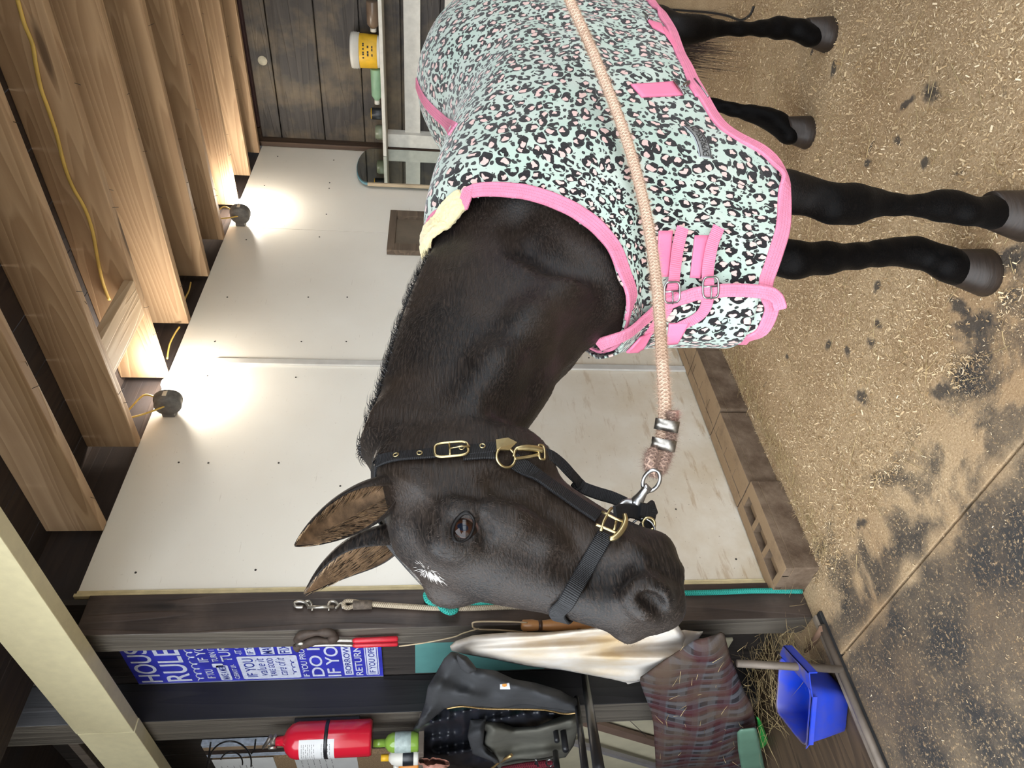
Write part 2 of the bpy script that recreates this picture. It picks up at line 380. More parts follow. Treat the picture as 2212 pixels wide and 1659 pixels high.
def coat_mat():
    k = NT('dark coat', .42, 0, .27); v = k.coord()
    # hair lies along the neck and down the face: stretched noise in a tilted frame
    mp = k.n('ShaderNodeMapping'); tc = k.n('ShaderNodeTexCoord'); k.l(tc.outputs['Object'], mp.inputs[0])
    mp.inputs['Rotation'].default_value = (0, math.radians(-58), 0); mp.inputs['Scale'].default_value = (55, 330, 330)
    warp = k.noise(v, 6, 3); wv = k.n('ShaderNodeVectorMath', operation='MULTIPLY_ADD')
    k.l(warp, wv.inputs[0]); wv.inputs[1].default_value = (9, 9, 9); k.l(mp.outputs[0], wv.inputs[2])
    hair = k.n('ShaderNodeTexNoise'); hair.inputs['Scale'].default_value = 1.0; hair.inputs['Detail'].default_value = 3; hair.inputs['Roughness'].default_value = .6
    k.l(wv.outputs[0], hair.inputs['Vector']); h = hair.outputs[0]
    big = k.noise(v, 7, 3, .5)
    base = k.mix(k.ramp(big, [(.42, 0.), (.62, 1.)]), (.0040, .0029, .0027), (.017, .0110, .0075))
    sep = k.n('ShaderNodeSeparateXYZ'); k.l(tc.outputs['Object'], sep.inputs[0])
    legs = k.ramp(sep.outputs[2], [(.50, 1.), (.80, 0.)])
    base = k.mix(legs, base, (.0016, .0014, .0014))
    c = k.mix(k.math('MULTIPLY', k.ramp(h, [(.46, 0.), (.78, .85)]), k.math('SUBTRACT', 1.0, k.math('MULTIPLY', legs, .85))), base, (.044, .030, .022))
    k.col(c); k.bump(h, .42, .0026)
    k.rough(k.ramp(h, [(.3, .36), (.75, .60)]))
    spv = k.ramp(sep.outputs[2], [(.50, .05), (.80, .27)]); k.l(spv, k.b.inputs['Specular IOR Level']); k.b.inputs['Sheen Weight'].default_value = .015
    return k.m
HF = build_horse_field()
def hit(x, y, bvh=None, lift=0.0):                         # where a photo pixel meets a surface
    d = Vector(ray(x, y)).normalized(); p, n, i, t = (bvh or BV).ray_cast(Vector(CP), d)
    if p is None: return None, None
    return p + n*lift, n
def bvh_of(me, off=(0,0,0)):
    v = np.zeros(len(me.vertices)*3, np.float32); me.vertices.foreach_get('co', v); v = v.reshape(-1, 3) + np.array(off)
    return BVHTree.FromPolygons([tuple(map(float, p)) for p in v], [tuple(p.vertices) for p in me.polygons])
BV = bvh_of(HF.mesh('block_in', 1))
def feature(px, rs, depth, k, op='s', both=True):          # groove or ridge drawn on the near side and mirrored to the far side
    out = []
    for (x, y), r, dp in zip(px, rs, depth if isinstance(depth, (list, tuple)) else [depth]*len(px)):
        p, n = hit(x, y)
        if p is not None: q = p - n*dp; out.append((q.x, q.y, q.z, r))
    HF.chain(out, k=k, op=op)
    if both: HF.chain([(a, 2*YM - b, c, r) for a, b, c, r in out], k=k, op=op)
feature([(1362,1296),(1360,1278),(1376,1266),(1404,1266),(1432,1280),(1446,1304)], [.006,.0075,.0085,.0085,.008,.006], .002, .014, 'u', False)     # rim of the nostril
feature([(1370,1312),(1392,1330),(1416,1342)], [.005,.006,.005], .004, .014, 'u', False)
feature([(1382,1288),(1398,1290),(1416,1302),(1430,1320)], [.0045,.0085,.0105,.0075], .002, .006)                                            # nostril
feature([(1350,1184),(1366,1198),(1390,1212),(1416,1226),(1440,1240),(1462,1252),(1482,1264)], [.0030,.0036,.0036,.0036,.0036,.0036,.0034], .0012, .005)   # mouth
feature([(1346,1172),(1362,1186),(1388,1200)], [.006,.008,.008], .004, .02, 'u')
feature([(1130,1120),(1180,1150),(1230,1180)], [.010,.011,.008], -.004, .03)                                                                # hollow under the facial crest
feature([(1060,1100),(1120,1125),(1180,1165),(1230,1200)], [.010,.010,.009,.007], .006, .03, 'u')                                          # facial crest
feature([(1230,1220),(1280,1232),(1330,1240)], [.010,.012,.009], -.005, .03)
feature([(1290,640),(1210,730),(1130,820),(1080,890)], [.020,.020,.018,.012], -.012, .05)                                                   # jugular groove
feature([(1250,610),(1160,700),(1080,790),(1030,860)], [.030,.028,.024,.018], .016, .05, 'u')
feature([(1120,480),(1150,530),(1200,560),(1260,590)], [.024,.024,.022,.02], -.014, .05)
feature([(1236,1034),(1190,1010),(1130,1010),(1075,1035)], [.008,.010,.010,.008], -.003, .03)                                               # behind the cheek
feature([(966,1088),(984,1096),(1004,1098),(1026,1108)], [.005,.005,.005,.004], .0025, .02, 'u')                                            # skin fold over the eye
feature([(1040,1120),(1052,1145),(1046,1170)], [.0045,.005,.0045], -.001, .012)

M_coat = coat_mat()
horse = thing('horse', 'dark brown horse with a small white star on its forehead standing side-on in the stall', 'horse', (1.8, YM, 0))
body = child(obj('body', HF.mesh('body', 2), M_coat), horse)
bpy.context.view_layer.update()
BV = bvh_of(body.data)
# ---------------------------------------------------------------- blanket
def build_blanket():
    f = Field(axis_pts((.95, 2.95, .0105)), axis_pts((.47, 1.19, .0105)), axis_pts((.56, 1.47, .0105)))
    st = [(1.10, 1.04, .5, .03), (1.115, 1.09, .5, .07), (1.15, 1.17, .5, .11), (1.20, 1.26, .5, .15), (1.28, 1.345, .5, .195), (1.40, 1.398, .5, .238), (1.55, 1.382, .5, .262), (1.7, 1.356, .5, .28), (1.85, 1.325, .5, .29),
          (1.97, 1.345, .5, .29), (2.1, 1.40, .5, .29), (2.25, 1.432, .5, .29), (2.4, 1.415, .5, .288), (2.55, 1.365, .5, .283), (2.68, 1.275, .5, .26), (2.78, 1.16, .5, .20), (2.83, 1.05, .5, .10)]
    st = np.array(st); X, Y, Z = np.meshgrid(*f.ax, indexing='ij'); y = Y - YM; X0 = 1.10
    xs = np.linspace(X0, 2.83, 200); kk = np.hanning(9); kk /= kk.sum()
    def ip(c, t): v = np.interp(xs, st[:, 0], st[:, c]); v = np.convolve(np.pad(v, 4, mode='edge'), kk, 'valid'); return np.interp(t, xs, v)
    t = np.clip(X, X0, 2.83); T = ip(1, t); w = ip(3, t); zc = np.minimum(.98, T - .16); hb = T - zc
    up = np.clip((Z - zc)/hb, 0, 2); sag = np.clip((zc - Z)/.35, 0, 1.3)
    w = w*(1 - .10*sag*sag)
    r = (up**2.25 + (np.abs(y)/np.maximum(w, .01))**2.25)**(1/2.25); d = (r - 1)*np.minimum(w, hb)
    e = np.maximum(np.maximum(X0 - X, X - 2.83), 0); d = np.where(e > 0, np.sqrt(np.maximum(d, 0)**2 + e*e), d)
    fold = np.sin(X*17 + 2.2*np.sin(Z*5 + X*2))*np.clip((1.2 - Z)/.5, 0, 1)*.005
    fold += np.sin((X*1.0 + Z*1.7)*21 + 1.5*np.sin(X*9))*.0055*np.exp(-((X - 1.75)/.22)**2)*np.clip((1.45 - Z)/.3, 0, 1)
    fold += np.sin((Z*1.4 - X)*26)*.006*np.exp(-((X - 2.0)/.16)**2 - ((Z - 1.0)/.22)**2)
    fold += np.sin((Z*.7 + X)*38)*.006*np.exp(-((X - 1.6)/.12)**2 - ((Z - .85)/.12)**2)
    f.D = (d + fold).astype(np.float32)
    return f
_hull = build_blanket().mesh('hull', 2)
def relax_over_body(me, gap=.010):                          # let the cloth rest on the body wherever the body is fuller
    v = np.zeros(len(me.vertices)*3, np.float32); me.vertices.foreach_get('co', v); v = v.reshape(-1, 3)
    e = np.zeros(len(me.edges)*2, np.int32); me.edges.foreach_get('vertices', e); e = e.reshape(-1, 2); ct = np.bincount(e.ravel(), minlength=len(v))
    for it in range(3):
        mv = np.zeros(len(v))
        for i, p in enumerate(v):
            if p[0] > 1.75 or p[2] < .70: continue
            q, n, _, dist = BV.find_nearest(Vector(p.tolist()), .12)
            if q is None: continue
            sd = (Vector(p.tolist()) - q).dot(n)
            if sd < gap: w = q + n*gap; v[i] = w; mv[i] = 1
        if it < 2:
            for _ in range(2):
                sm = np.zeros_like(v); np.add.at(sm, e[:, 0], v[e[:, 1]]); np.add.at(sm, e[:, 1], v[e[:, 0]]); v = v*.5 + .5*sm/ct[:, None]
    me.vertices.foreach_set('co', v.ravel()); me.update()
relax_over_body(_hull)
HBV = bvh_of(_hull)
def hp(x, y, lift=0.0):
    p, n = hit(x, y, HBV, lift)
    if p is None: p, n = hit(x, y, BV, lift)
    return p, n
NECKPX = [(976,446),(1044,425),(1078,425),(1128,429),(1179,442),(1229,466),(1280,500),(1314,540),(1336,615),(1352,655),(1378,657)]
_np = [hp(*p)[0] for p in NECKPX]
_nx = np.array([p.x for p in _np]); _nz = np.array([p.z for p in _np]); o_ = np.argsort(_nx); _nx = _nx[o_]; _nz = np.maximum.accumulate(_nz[o_])
_nx = np.append(_nx, [_nx[-1]+.05, 1.60]); _nz = np.append(_nz, [_nz[-1]+.05, 1.75])
def zn(x): return np.interp(x, _nx, _nz)
HEMPX = [(1684,655),(1656,627),(1670,597),(1694,527),(1702,500),(1704,440),(1697,395),(1682,352),(1650,322),(1606,303),(1574,283),(1527,216),(1498,160),(1470,105),(1430,30)]
_hp = [hp(*p)[0] for p in HEMPX]
_hx = np.array([p.x for p in _hp]); _hz = np.array([p.z for p in _hp]); o_ = np.argsort(_hx); _hx = _hx[o_]; _hz = _hz[o_]
def zh(x): return np.interp(x, _hx, _hz)

def arc_tables():
    th = np.linspace(0, math.pi/2, 60); a, b = .29, .40      # reference cross-section, angle from the spine
    px = a*np.abs(np.sin(th))**(2/2.25); pz = b*np.abs(np.cos(th))**(2/2.25)
    s = np.concatenate([[0], np.cumsum(np.hypot(np.diff(px), np.diff(pz)))]); ang = np.arctan2(px/a, pz/b)
    return ang, s
_ANG, _ARC = arc_tables()
def blanket_uv(co):                                        # cloth coordinates in metres, the print does not stretch
    x, y, z = co[:, 0], co[:, 1] - YM, co[:, 2]; zc = .98
    ang = np.arctan2(np.abs(y)/.29, np.maximum(z - zc, 0)/.40); v = np.interp(ang, _ANG, _ARC) + np.maximum(zc - z, 0)
    fr = np.clip((1.30 - x)/.25, 0, 1); phi = np.arctan2(1.30 - x, np.abs(y) + 1e-4)
    u = np.where(x > 1.30, x, 1.30 - .235*np.clip(phi, 0, math.pi/2)*1.35)
    return np.stack([u, v], 1)
UC = 1.30 - .235*math.pi/2*1.35
def cloth_attr(me, du=0.0):                              # per face corner, so that no face is smeared across the spine
    co = np.array([v.co for v in me.vertices]); vi = np.zeros(len(me.loops), np.int32); me.loops.foreach_get('vertex_index', vi)
    fc = np.zeros(len(me.polygons)*3, np.float32); me.polygons.foreach_get('center', fc); fy = fc.reshape(-1, 3)[:, 1]
    lt = np.zeros(len(me.polygons), np.int32); me.polygons.foreach_get('loop_total', lt); far = np.repeat(fy > YM, lt)
    uv = blanket_uv(co)[vi]; uv[:, 0] = np.where(far, 2*UC - uv[:, 0], uv[:, 0]) + du
    a = me.attributes.new('cloth', 'FLOAT_VECTOR', 'CORNER'); a.data.foreach_set('vector', np.concatenate([uv, np.zeros((len(uv), 1))], 1).astype(np.float32).ravel())
def leopard_mat(name='leopard fleece'):
    k = NT(name, .95, 0, .15); at = k.n('ShaderNodeAttribute', attribute_name='cloth'); vec = at.outputs['Vector']
    def rosettes(scale, warp_a, seed, thr):
        mp = k.n('ShaderNodeMapping'); mp.inputs['Location'].default_value = (seed, seed*.7, 0); mp.inputs['Scale'].default_value = (scale, scale*1.12, 0); k.l(vec, mp.inputs[0])
        nz = k.n('ShaderNodeTexNoise'); nz.inputs['Scale'].default_value = 1.5; nz.inputs['Detail'].default_value = 1.0; k.l(mp.outputs[0], nz.inputs['Vector'])
        ws = k.n('ShaderNodeVectorMath', operation='MULTIPLY_ADD'); k.l(nz.outputs['Color'], ws.inputs[0]); ws.inputs[1].default_value = (warp_a,)*3; k.l(mp.outputs[0], ws.inputs[2])
        flat_ = k.n('ShaderNodeVectorMath', operation='MULTIPLY'); k.l(ws.outputs[0], flat_.inputs[0]); flat_.inputs[1].default_value = (1, 1, 0)
        vo = k.n('ShaderNodeTexVoronoi', voronoi_dimensions='2D'); vo.inputs['Scale'].default_value = 1.0; vo.inputs['Randomness'].default_value = .82; k.l(flat_.outputs[0], vo.inputs['Vector'])
        df = k.n('ShaderNodeVectorMath', operation='SUBTRACT'); k.l(flat_.outputs[0], df.inputs[0]); k.l(vo.outputs['Position'], df.inputs[1])
        sp = k.n('ShaderNodeSeparateXYZ'); k.l(df.outputs[0], sp.inputs[0]); rc = k.n('ShaderNodeSeparateColor'); k.l(vo.outputs['Color'], rc.inputs[0])
        ang = k.math('ADD', k.math('ARCTAN2', sp.outputs[1], sp.outputs[0]), k.math('MULTIPLY', rc.outputs[0], 6.283))
        # crescents: the ring swells and thins around each spot and dies out in rounded ends
        d = k.math('MULTIPLY', vo.outputs['Distance'], k.math('MULTIPLY_ADD', k.math('COSINE', k.math('MULTIPLY_ADD', ang, 2.0, k.math('MULTIPLY', rc.outputs[2], 6.28))), .14, 1.0))
        nz2 = k.n('ShaderNodeTexNoise'); nz2.inputs['Scale'].default_value = 3.0; nz2.inputs['Detail'].default_value = 0.5; k.l(mp.outputs[0], nz2.inputs['Vector'])
        d = k.math('MULTIPLY_ADD', k.math('SUBTRACT', nz2.outputs[0], .5), .14, d)
        r0 = k.math('MULTIPLY_ADD', rc.outputs[1], .11, .235)
        th = k.math('MULTIPLY', k.math('ADD', k.math('MULTIPLY_ADD', k.math('COSINE', ang), .62, thr), k.math('MULTIPLY', k.math('COSINE', k.math('MULTIPLY_ADD', ang, 3.0, k.math('MULTIPLY', rc.outputs[2], 9.0))), .34)), .118)
        ring = k.math('LESS_THAN', k.math('ABSOLUTE', k.math('SUBTRACT', d, r0)), th)
        inner = k.math('MULTIPLY', k.math('LESS_THAN', d, k.math('MULTIPLY', r0, .85)), k.math('GREATER_THAN', rc.outputs[1], .22))
        return ring, inner, k.math('LESS_THAN', d, .40), k.math('LESS_THAN', d, k.math('MULTIPLY_ADD', rc.outputs[1], .14, .20))
    r1, in1, out1, _ = rosettes(28, .42, 0.0, .90)
    _, _, _, out2 = rosettes(52, .4, 3.3, 1.2)
    small = k.math('MULTIPLY', k.math('MULTIPLY', out2, k.math('SUBTRACT', 1.0, out1)), .96)
    mp = k.n('ShaderNodeMapping'); mp.inputs['Scale'].default_value = (60, 60, 0); k.l(vec, mp.inputs[0])
    keep = k.math('GREATER_THAN', k.noise(mp.outputs[0], .8, 2), .44)
    small = k.math('MULTIPLY', small, keep)
    tint = k.noise(vec, 9, 2)
    mint = k.mix(k.ramp(tint, [(.35, 0.), (.65, 1.)]), (.40, .50, .43), (.47, .53, .47))
    c = k.mix(in1, mint, (.68, .46, .42)); c = k.mix(k.math('MAXIMUM', r1, small), c, (.012, .011, .012))
    k.col(c); tc = k.n('ShaderNodeTexCoord')
    k.bump(k.noise(tc.outputs['Object'], 260, 3), .35, .003)
    k.b.inputs['Sheen Weight'].default_value = .25
    return k.m
def webbing(name, c, rib=260, dark=.72, rough=.75, seams=()):       # ribbed woven tape; ribs cross the strap
    k = NT(name, rough, 0, .3); tc = k.n('ShaderNodeTexCoord'); at = k.n('ShaderNodeAttribute', attribute_name='strap')
    sp = k.n('ShaderNodeSeparateXYZ'); k.l(at.outputs['Vector'], sp.inputs[0])
    w = k.math('SINE', k.math('MULTIPLY', sp.outputs[0], rib*6.283)); w2 = k.ramp(k.math('MULTIPLY_ADD', w, .5, .5), [(0, 0.), (1, 1.)])
    n = k.noise(tc.outputs['Object'], 40, 4)
    a = k.mix(k.ramp(n, [(.3, 0.), (.7, 1.)]), tuple(x*.86 for x in c), c)
    c2 = k.mix(w2, k.mix(1.0, a, (dark, dark, dark), 'MULTIPLY'), a); h = w2
    for q in seams:                                        # rows of stitching
        ln = k.math('LESS_THAN', k.math('ABSOLUTE', k.math('SUBTRACT', sp.outputs[1], q)), .022); dash = k.math('GREATER_THAN', k.math('SINE', k.math('MULTIPLY', sp.outputs[0], 1900)), -.45)
        c2 = k.mix(k.math('MULTIPLY', k.math('MULTIPLY', ln, dash), .75), c2, tuple(x*.48 for x in c))
    k.col(c2); k.bump(h, .5, .0015)
    return k.m
def strap_attr(me, L):                                     # running length along the strap, written per vertex ring of 8
    n = len(me.vertices)//8; d = np.zeros((len(me.vertices), 3), np.float32); d[:n*8, 0] = np.repeat(L, 8)[:n*8]; d[:n*8, 1] = np.tile([0, 0, 1, 1, 1, 1, 0, 0], n)
    a = me.attributes.new('strap', 'FLOAT_VECTOR', 'POINT'); a.data.foreach_set('vector', d.ravel())
def strap(name, pts, nrm, width, thick, mat, parent):
    P = np.array([tuple(p) for p in pts]); L = np.concatenate([[0], np.cumsum(np.linalg.norm(np.diff(P, axis=0), axis=1))])
    bm = add_ribbon(bmesh.new(), pts, nrm, width, thick); o = obj(name, bm, mat); strap_attr(o.data, L)
    for p in o.data.polygons: p.use_smooth = False
    return child(o, parent) if parent else o
M_leo = leopard_mat(); M_bind = webbing('pink binding', (.80, .25, .38), 420, .965, seams=(.28, .50, .74)); M_pink = flat_mat('pink nylon', (.80, .20, .34), .6, var=.06, bump=.2, bscale=300)
M_pweb = webbing('pink webbing', (.84, .24, .38), 260, .80)
M_steel = flat_mat('steel', (.36, .36, .36), .30, 1.0, var=.1, scale=60)
M_brass = flat_mat('brass', (.50, .41, .22), .34, 1.0, var=.15, scale=80)

blanket = thing('horse_blanket', 'mint leopard print fleece horse blanket with pink binding worn by the dark horse', 'horse blanket', (1.8, YM, 1.0))
def cut_blanket():
    bm = bmesh.new(); bm.from_mesh(_hull)
    dead = [f for f in bm.faces if (lambda c: c.z > zn(c.x) or c.z < zh(c.x))(f.calc_center_median())]
    bmesh.ops.delete(bm, geom=dead, context='FACES')
    # keep the biggest piece
    seen = set(); best = []
    for f0 in bm.faces:
        if f0 in seen: continue
        st = [f0]; seen.add(f0); comp = []
        while st:
            f = st.pop(); comp.append(f)
            for e in f.edges:
                for g in e.link_faces:
                    if g not in seen: seen.add(g); st.append(g)
        if len(comp) > len(best): best = comp
    bs = set(best); bmesh.ops.delete(bm, geom=[f for f in bm.faces if f not in bs], context='FACES')
    for v in bm.verts:
        if not v.is_boundary: continue
        x, z = v.co.x, v.co.z
        if abs(z - zh(x)) < abs(z - zn(x)): v.co.z = float(zh(x))
        else:
            for _ in range(3):
                g = v.co.z - zn(v.co.x); s = (zn(v.co.x+.004) - zn(v.co.x-.004))/.008; s = max(min(s, 4), -4)
                v.co.x += g*s/(1+s*s); v.co.z -= g/(1+s*s)
    return bm
_bm = cut_blanket()
def boundary_loops(bm):
    be = {e for e in bm.edges if e.is_boundary}; loops = []
    while be:
        e = be.pop(); a, b = e.verts; L = [a, b]
        while True:
            nx = [q for q in L[-1].link_edges if q in be]
            if not nx: break
            be.remove(nx[0]); L.append(nx[0].other_vert(L[-1]))
            if L[-1] is L[0]: break
        loops.append(L)
    return sorted(loops, key=lambda l: -len(l))
_bm.normal_update()
LOOPS = [([v.co.copy() for v in L], [v.normal.copy() for v in L]) for L in boundary_loops(_bm)[:2]]
_me = bpy.data.meshes.new('shell'); _bm.to_mesh(_me)
cloth_attr(_me)
shell = child(obj('shell', _me, M_leo, smooth=True), blanket)
sm = shell.modifiers.new('s', 'SOLIDIFY'); sm.thickness = .005; sm.offset = 1
def resample(P, N_, step, closed=False):
    P = np.array([tuple(p) for p in P]); N_ = np.array([tuple(p) for p in N_])
    for _ in range(10):
        Q = P.copy(); Q[1:-1] = P[1:-1]*.5 + (P[:-2] + P[2:])*.25
        if closed: Q[0] = Q[-1] = P[0]*.5 + (P[1] + P[-2])*.25
        P = Q
    for _ in range(20):
        Q = N_.copy(); Q[1:-1] = N_[1:-1]*.4 + (N_[:-2] + N_[2:])*.3; N_ = Q
    L = np.concatenate([[0], np.cumsum(np.linalg.norm(np.diff(P, axis=0), axis=1))]); t = np.arange(0, L[-1], step); t = np.append(t, L[-1])
    return [Vector([np.interp(q, L, P[:, i]) for i in range(3)]) for q in t], [Vector([np.interp(q, L, N_[:, i]) for i in range(3)]).normalized() for q in t]
for P, N_ in LOOPS:
    neck = max(p.z for p in P) > 1.2
    P, N_ = resample(P, N_, .012, True); w = .030
    t = [(P[min(i+1, len(P)-1)] - P[max(i-1, 0)]).normalized() for i in range(len(P))]; inward = []
    for i in range(len(P)):
        s = t[i].cross(N_[i]).normalized()
        if (s.z > 0) == neck: s = -s                          # neckline band runs below the edge, hem band above it
        inward.append(s)
    C2 = [p + s*w*.42 + n*.0015 for p, s, n in zip(P, inward, N_)]
    strap('binding', C2, N_, w, .009, M_bind, blanket)
# right panel lapped over the chest: a second layer of the cloth with its own bound edge
EDGEPX = [(1300,733),(1340,709),(1370,685),(1399,662),(1419,652),(1459,640),(1499,632),(1539,628),(1578,627),(1618,629),(1650,634),(1668,643),(1676,656)]
EP = [hp(*p) for p in EDGEPX]; EP = [q for q in EP if q[0] is not None]
ez = np.array([p.z for p, n in EP]); ey = np.array([p.y for p, n in EP]); o_ = np.argsort(ez); ez = ez[o_]; ey = ey[o_]
def build_flap():
    bm = bmesh.new(); bm.from_mesh(_hull); bm.normal_update()
    def keep(c): return c.x < 1.25 and c.y > np.interp(c.z, ez, ey) and c.z < zn(c.x) + .004 and c.z > .742
    bmesh.ops.delete(bm, geom=[f for f in bm.faces if not keep(f.calc_center_median())], context='FACES')
    for v in bm.verts:
        if v.is_boundary and v.co.y < YM + .02 and v.co.z > .76: v.co.y = float(np.interp(v.co.z, ez, ey))
        elif v.is_boundary and v.co.x < 1.23 and v.co.z < .80: v.co.z = .745
    for v in bm.verts: v.co += v.normal*(.014 if v.co.x < 1.20 else .014*(1.25 - v.co.x)/.05)
    return bm
_fb = build_flap(); _fm = bpy.data.meshes.new('chest_flap'); _fb.to_mesh(_fm)
cloth_attr(_fm, 1.7)
flap = child(obj('chest_flap', _fm, M_leo, smooth=True), blanket); sm = flap.modifiers.new('s', 'SOLIDIFY'); sm.thickness = .005; sm.offset = 1
def hpath(px, n=5, lift=.01, f=None):                      # photo path laid on the cloth
    q = smooth_path([(*p, 0) for p in px], n); P = []; N_ = []
    for a in q:
        p, nn = (f or hp)(a[0], a[1])
        if p is None: continue
        P.append(p + nn*lift); N_.append(nn)
    for _ in range(3):
        for i in range(1, len(P)-1): N_[i] = (N_[i-1] + N_[i]*2 + N_[i+1]).normalized()
    for _ in range(2):
        P = [P[0]] + [P[i]*.5 + (P[i-1] + P[i+1])*.25 for i in range(1, len(P)-1)] + [P[-1]]
    return P, N_
P, N_ = hpath(EDGEPX, 6, .017); strap('binding', P, N_, .026, .009, M_bind, blanket)
def patch(name, px, lift, thick, mat, parent, n=8, wob=0.0, f=None):   # four-cornered cloth piece lying on the blanket
    c = [np.array(p, float) for p in px]; bm = bmesh.new(); G = []
    for i in range(n+1):
        row = []
        for j in range(n+1):
            u, v = i/n, j/n; q = c[0]*(1-u)*(1-v) + c[1]*u*(1-v) + c[2]*u*v + c[3]*(1-u)*v
            p, nn = (f or hp)(q[0], q[1])
            row.append(bm.verts.new(p + nn*(lift + wob*math.sin(u*9)*math.sin(v*7))) if p is not None else None)
        G.append(row)
    for i in range(n):
        for j in range(n):
            q = (G[i][j], G[i+1][j], G[i+1][j+1], G[i][j+1])
            if all(q): bm.faces.new(q).smooth = True
    bm.verts.ensure_lookup_table(); bm.normal_update()
    if sum((f.normal.dot(Vector(CP) - f.calc_center_median()) for f in bm.faces)) < 0: bmesh.ops.reverse_faces(bm, faces=bm.faces)
    o = obj(name, bm, mat); m = o.modifiers.new('s', 'SOLIDIFY'); m.thickness = thick; m.offset = 1
    return child(o, parent) if parent else o
def frame_of(x, y, ang, f=None, lift=.01):                 # local frame on a surface at a pixel; 'along' leans by ang in the picture
    p, n = (f or hp)(x, y); q, _ = (f or hp)(x + 6*math.cos(ang), y + 6*math.sin(ang))
    t = (q - p); t = (t - n*t.dot(n)).normalized(); return p + n*lift, t, n.cross(t).normalized(), n
def buckle(name, fr, L, Wd, r, mat, parent, prong=True, bar=True):
    p, t, s, n = fr; pts = []
    for k in range(32):
        q = 2*math.pi*k/32; cx = math.copysign(abs(math.cos(q))**.5, math.cos(q)); sy = math.copysign(abs(math.sin(q))**.5, math.sin(q))
        pts.append(p + t*cx*L/2 + s*sy*Wd/2)
    bm = add_tube(bmesh.new(), pts, r, seg=8, closed=True)
    if bar: add_tube(bm, [p - s*Wd/2 - t*L*.05, p + s*Wd/2 - t*L*.05], r*.8, seg=6)
    if prong: add_tube(bm, [p - t*L*.05 + n*r, p + t*L*.25 + n*r*2.0, p + t*L*.56 + n*r*1.2], r*.7, seg=6)
    o = obj(name, bm, mat, smooth=True); return child(o, parent) if parent else o
# chest straps: sewn tabs, webbing tails, buckles
for tab in ([(1420,502),(1450,502),(1440,597),(1413,598)], [(1497,512),(1527,512),(1509,602),(1487,600)]): patch('strap_tab', tab, .006, .004, M_pink, blanket)
def hflap(x, y):
    p, n = hp(x, y)
    return (p, n)
for tab in ([(1367,712),(1398,700),(1380,737),(1342,739)], [(1439,683),(1483,682),(1462,719),(1437,721)]): patch('strap_tab', tab, .021, .004, M_pink, blanket)
P, N_ = hpath([(1466,500),(1455,540),(1446,580),(1443,612),(1439,640),(1430,662),(1408,684),(1385,708)], 5, .020); strap('front_strap', P, N_, .024, .003, M_pweb, blanket)
P, N_ = hpath([(1542,500),(1530,530),(1523,560),(1519,590),(1521,620),(1521,637),(1516,655),(1503,669),(1486,679),(1462,690)], 5, .021); strap('front_strap', P, N_, .024, .003, M_pweb, blanket)
buckle('buckle', frame_of(1441, 627, math.pi/2, lift=.026), .040, .031, .0022, M_steel, blanket); buckle('buckle', frame_of(1524, 621, math.pi/2, lift=.027), .040, .031, .0022, M_steel, blanket)
# side surcingle fittings
patch('surcingle_tab', [(1360,189),(1451,182),(1473,212),(1384,216)], .005, .004, M_pink, blanket)
patch('surcingle_tab', [(1481,184),(1503,183),(1528,217),(1500,214)], .005, .004, M_pink, blanket)
patch('surcingle_tab', [(1396,52),(1426,60),(1434,82),(1408,68)], .008, .004, M_pink, blanket)
P, N_ = hpath([(1427,66),(1440,84),(1452,102),(1462,118)], 4, .008); strap('surcingle', P, N_, .018, .003, M_pink, blanket)
for a_, b_ in (((1450,182),(1475,214)), ((1497,181),(1525,219)), ((1391,44),(1396,54))):
    P = [hp(*a_)[0] + hp(*a_)[1]*.012, hp(*b_)[0] + hp(*b_)[1]*.012]; child(obj('metal_bar', tube(P, .0022, seg=8), M_steel, smooth=True), blanket)
P, N_ = hpath([(1470,200),(1478,192),(1486,188),(1484,196),(1477,201)], 4, .014); child(obj('clip', tube(P, .0024, seg=8), M_steel, smooth=True), blanket)
P, N_ = hpath([(1385,38),(1392,44),(1398,52)], 4, .014); child(obj('clip', tube(P, .003, seg=8), M_steel, smooth=True), blanket)
P, N_ = hpath([(904,177),(912,200),(925,222),(944,243),(965,262),(984,284)], 6, .006); strap('spine_tape', P, N_, .034, .004, M_bind, blanket)

def text_bm(s, size=1.0, extrude=0.0, font_bold=False, align='LEFT'):
    cu = bpy.data.curves.new('txt', 'FONT'); cu.body = s; cu.size = size; cu.extrude = extrude; cu.align_x = align
    if font_bold: cu.offset = .012*size
    o = bpy.data.objects.new('txt', cu); COL.objects.link(o); dg = bpy.context.evaluated_depsgraph_get()
    me = bpy.data.meshes.new_from_object(o.evaluated_get(dg)); bm = bmesh.new(); bm.from_mesh(me)
    bpy.data.objects.remove(o); bpy.data.curves.remove(cu); bpy.data.meshes.remove(me); return bm
def map_text(s, fn, mat, name, parent=None, bold=True, cuts=0):         # fn(u, v) -> point, u, v in 0..1 over the text box
    bm = text_bm(s, 1.0, 0, bold); xs = [v.co.x for v in bm.verts]; ys = [v.co.y for v in bm.verts]
    x0, x1, y0, y1 = min(xs), max(xs), min(ys), max(ys)
    bmesh.ops.triangulate(bm, faces=bm.faces)
    if cuts: bmesh.ops.subdivide_edges(bm, edges=[e for e in bm.edges if e.calc_length() > .25], cuts=cuts)
    for v in bm.verts: v.co = fn((v.co.x - x0)/(x1 - x0), (v.co.y - y0)/(y1 - y0))
    o = obj(name, bm, mat); return child(o, parent) if parent else o
M_badge = flat_mat('silver badge', (.42, .44, .46), .35, .6, var=.1); M_ink = flat_mat('black ink', (.01, .01, .011), .6)
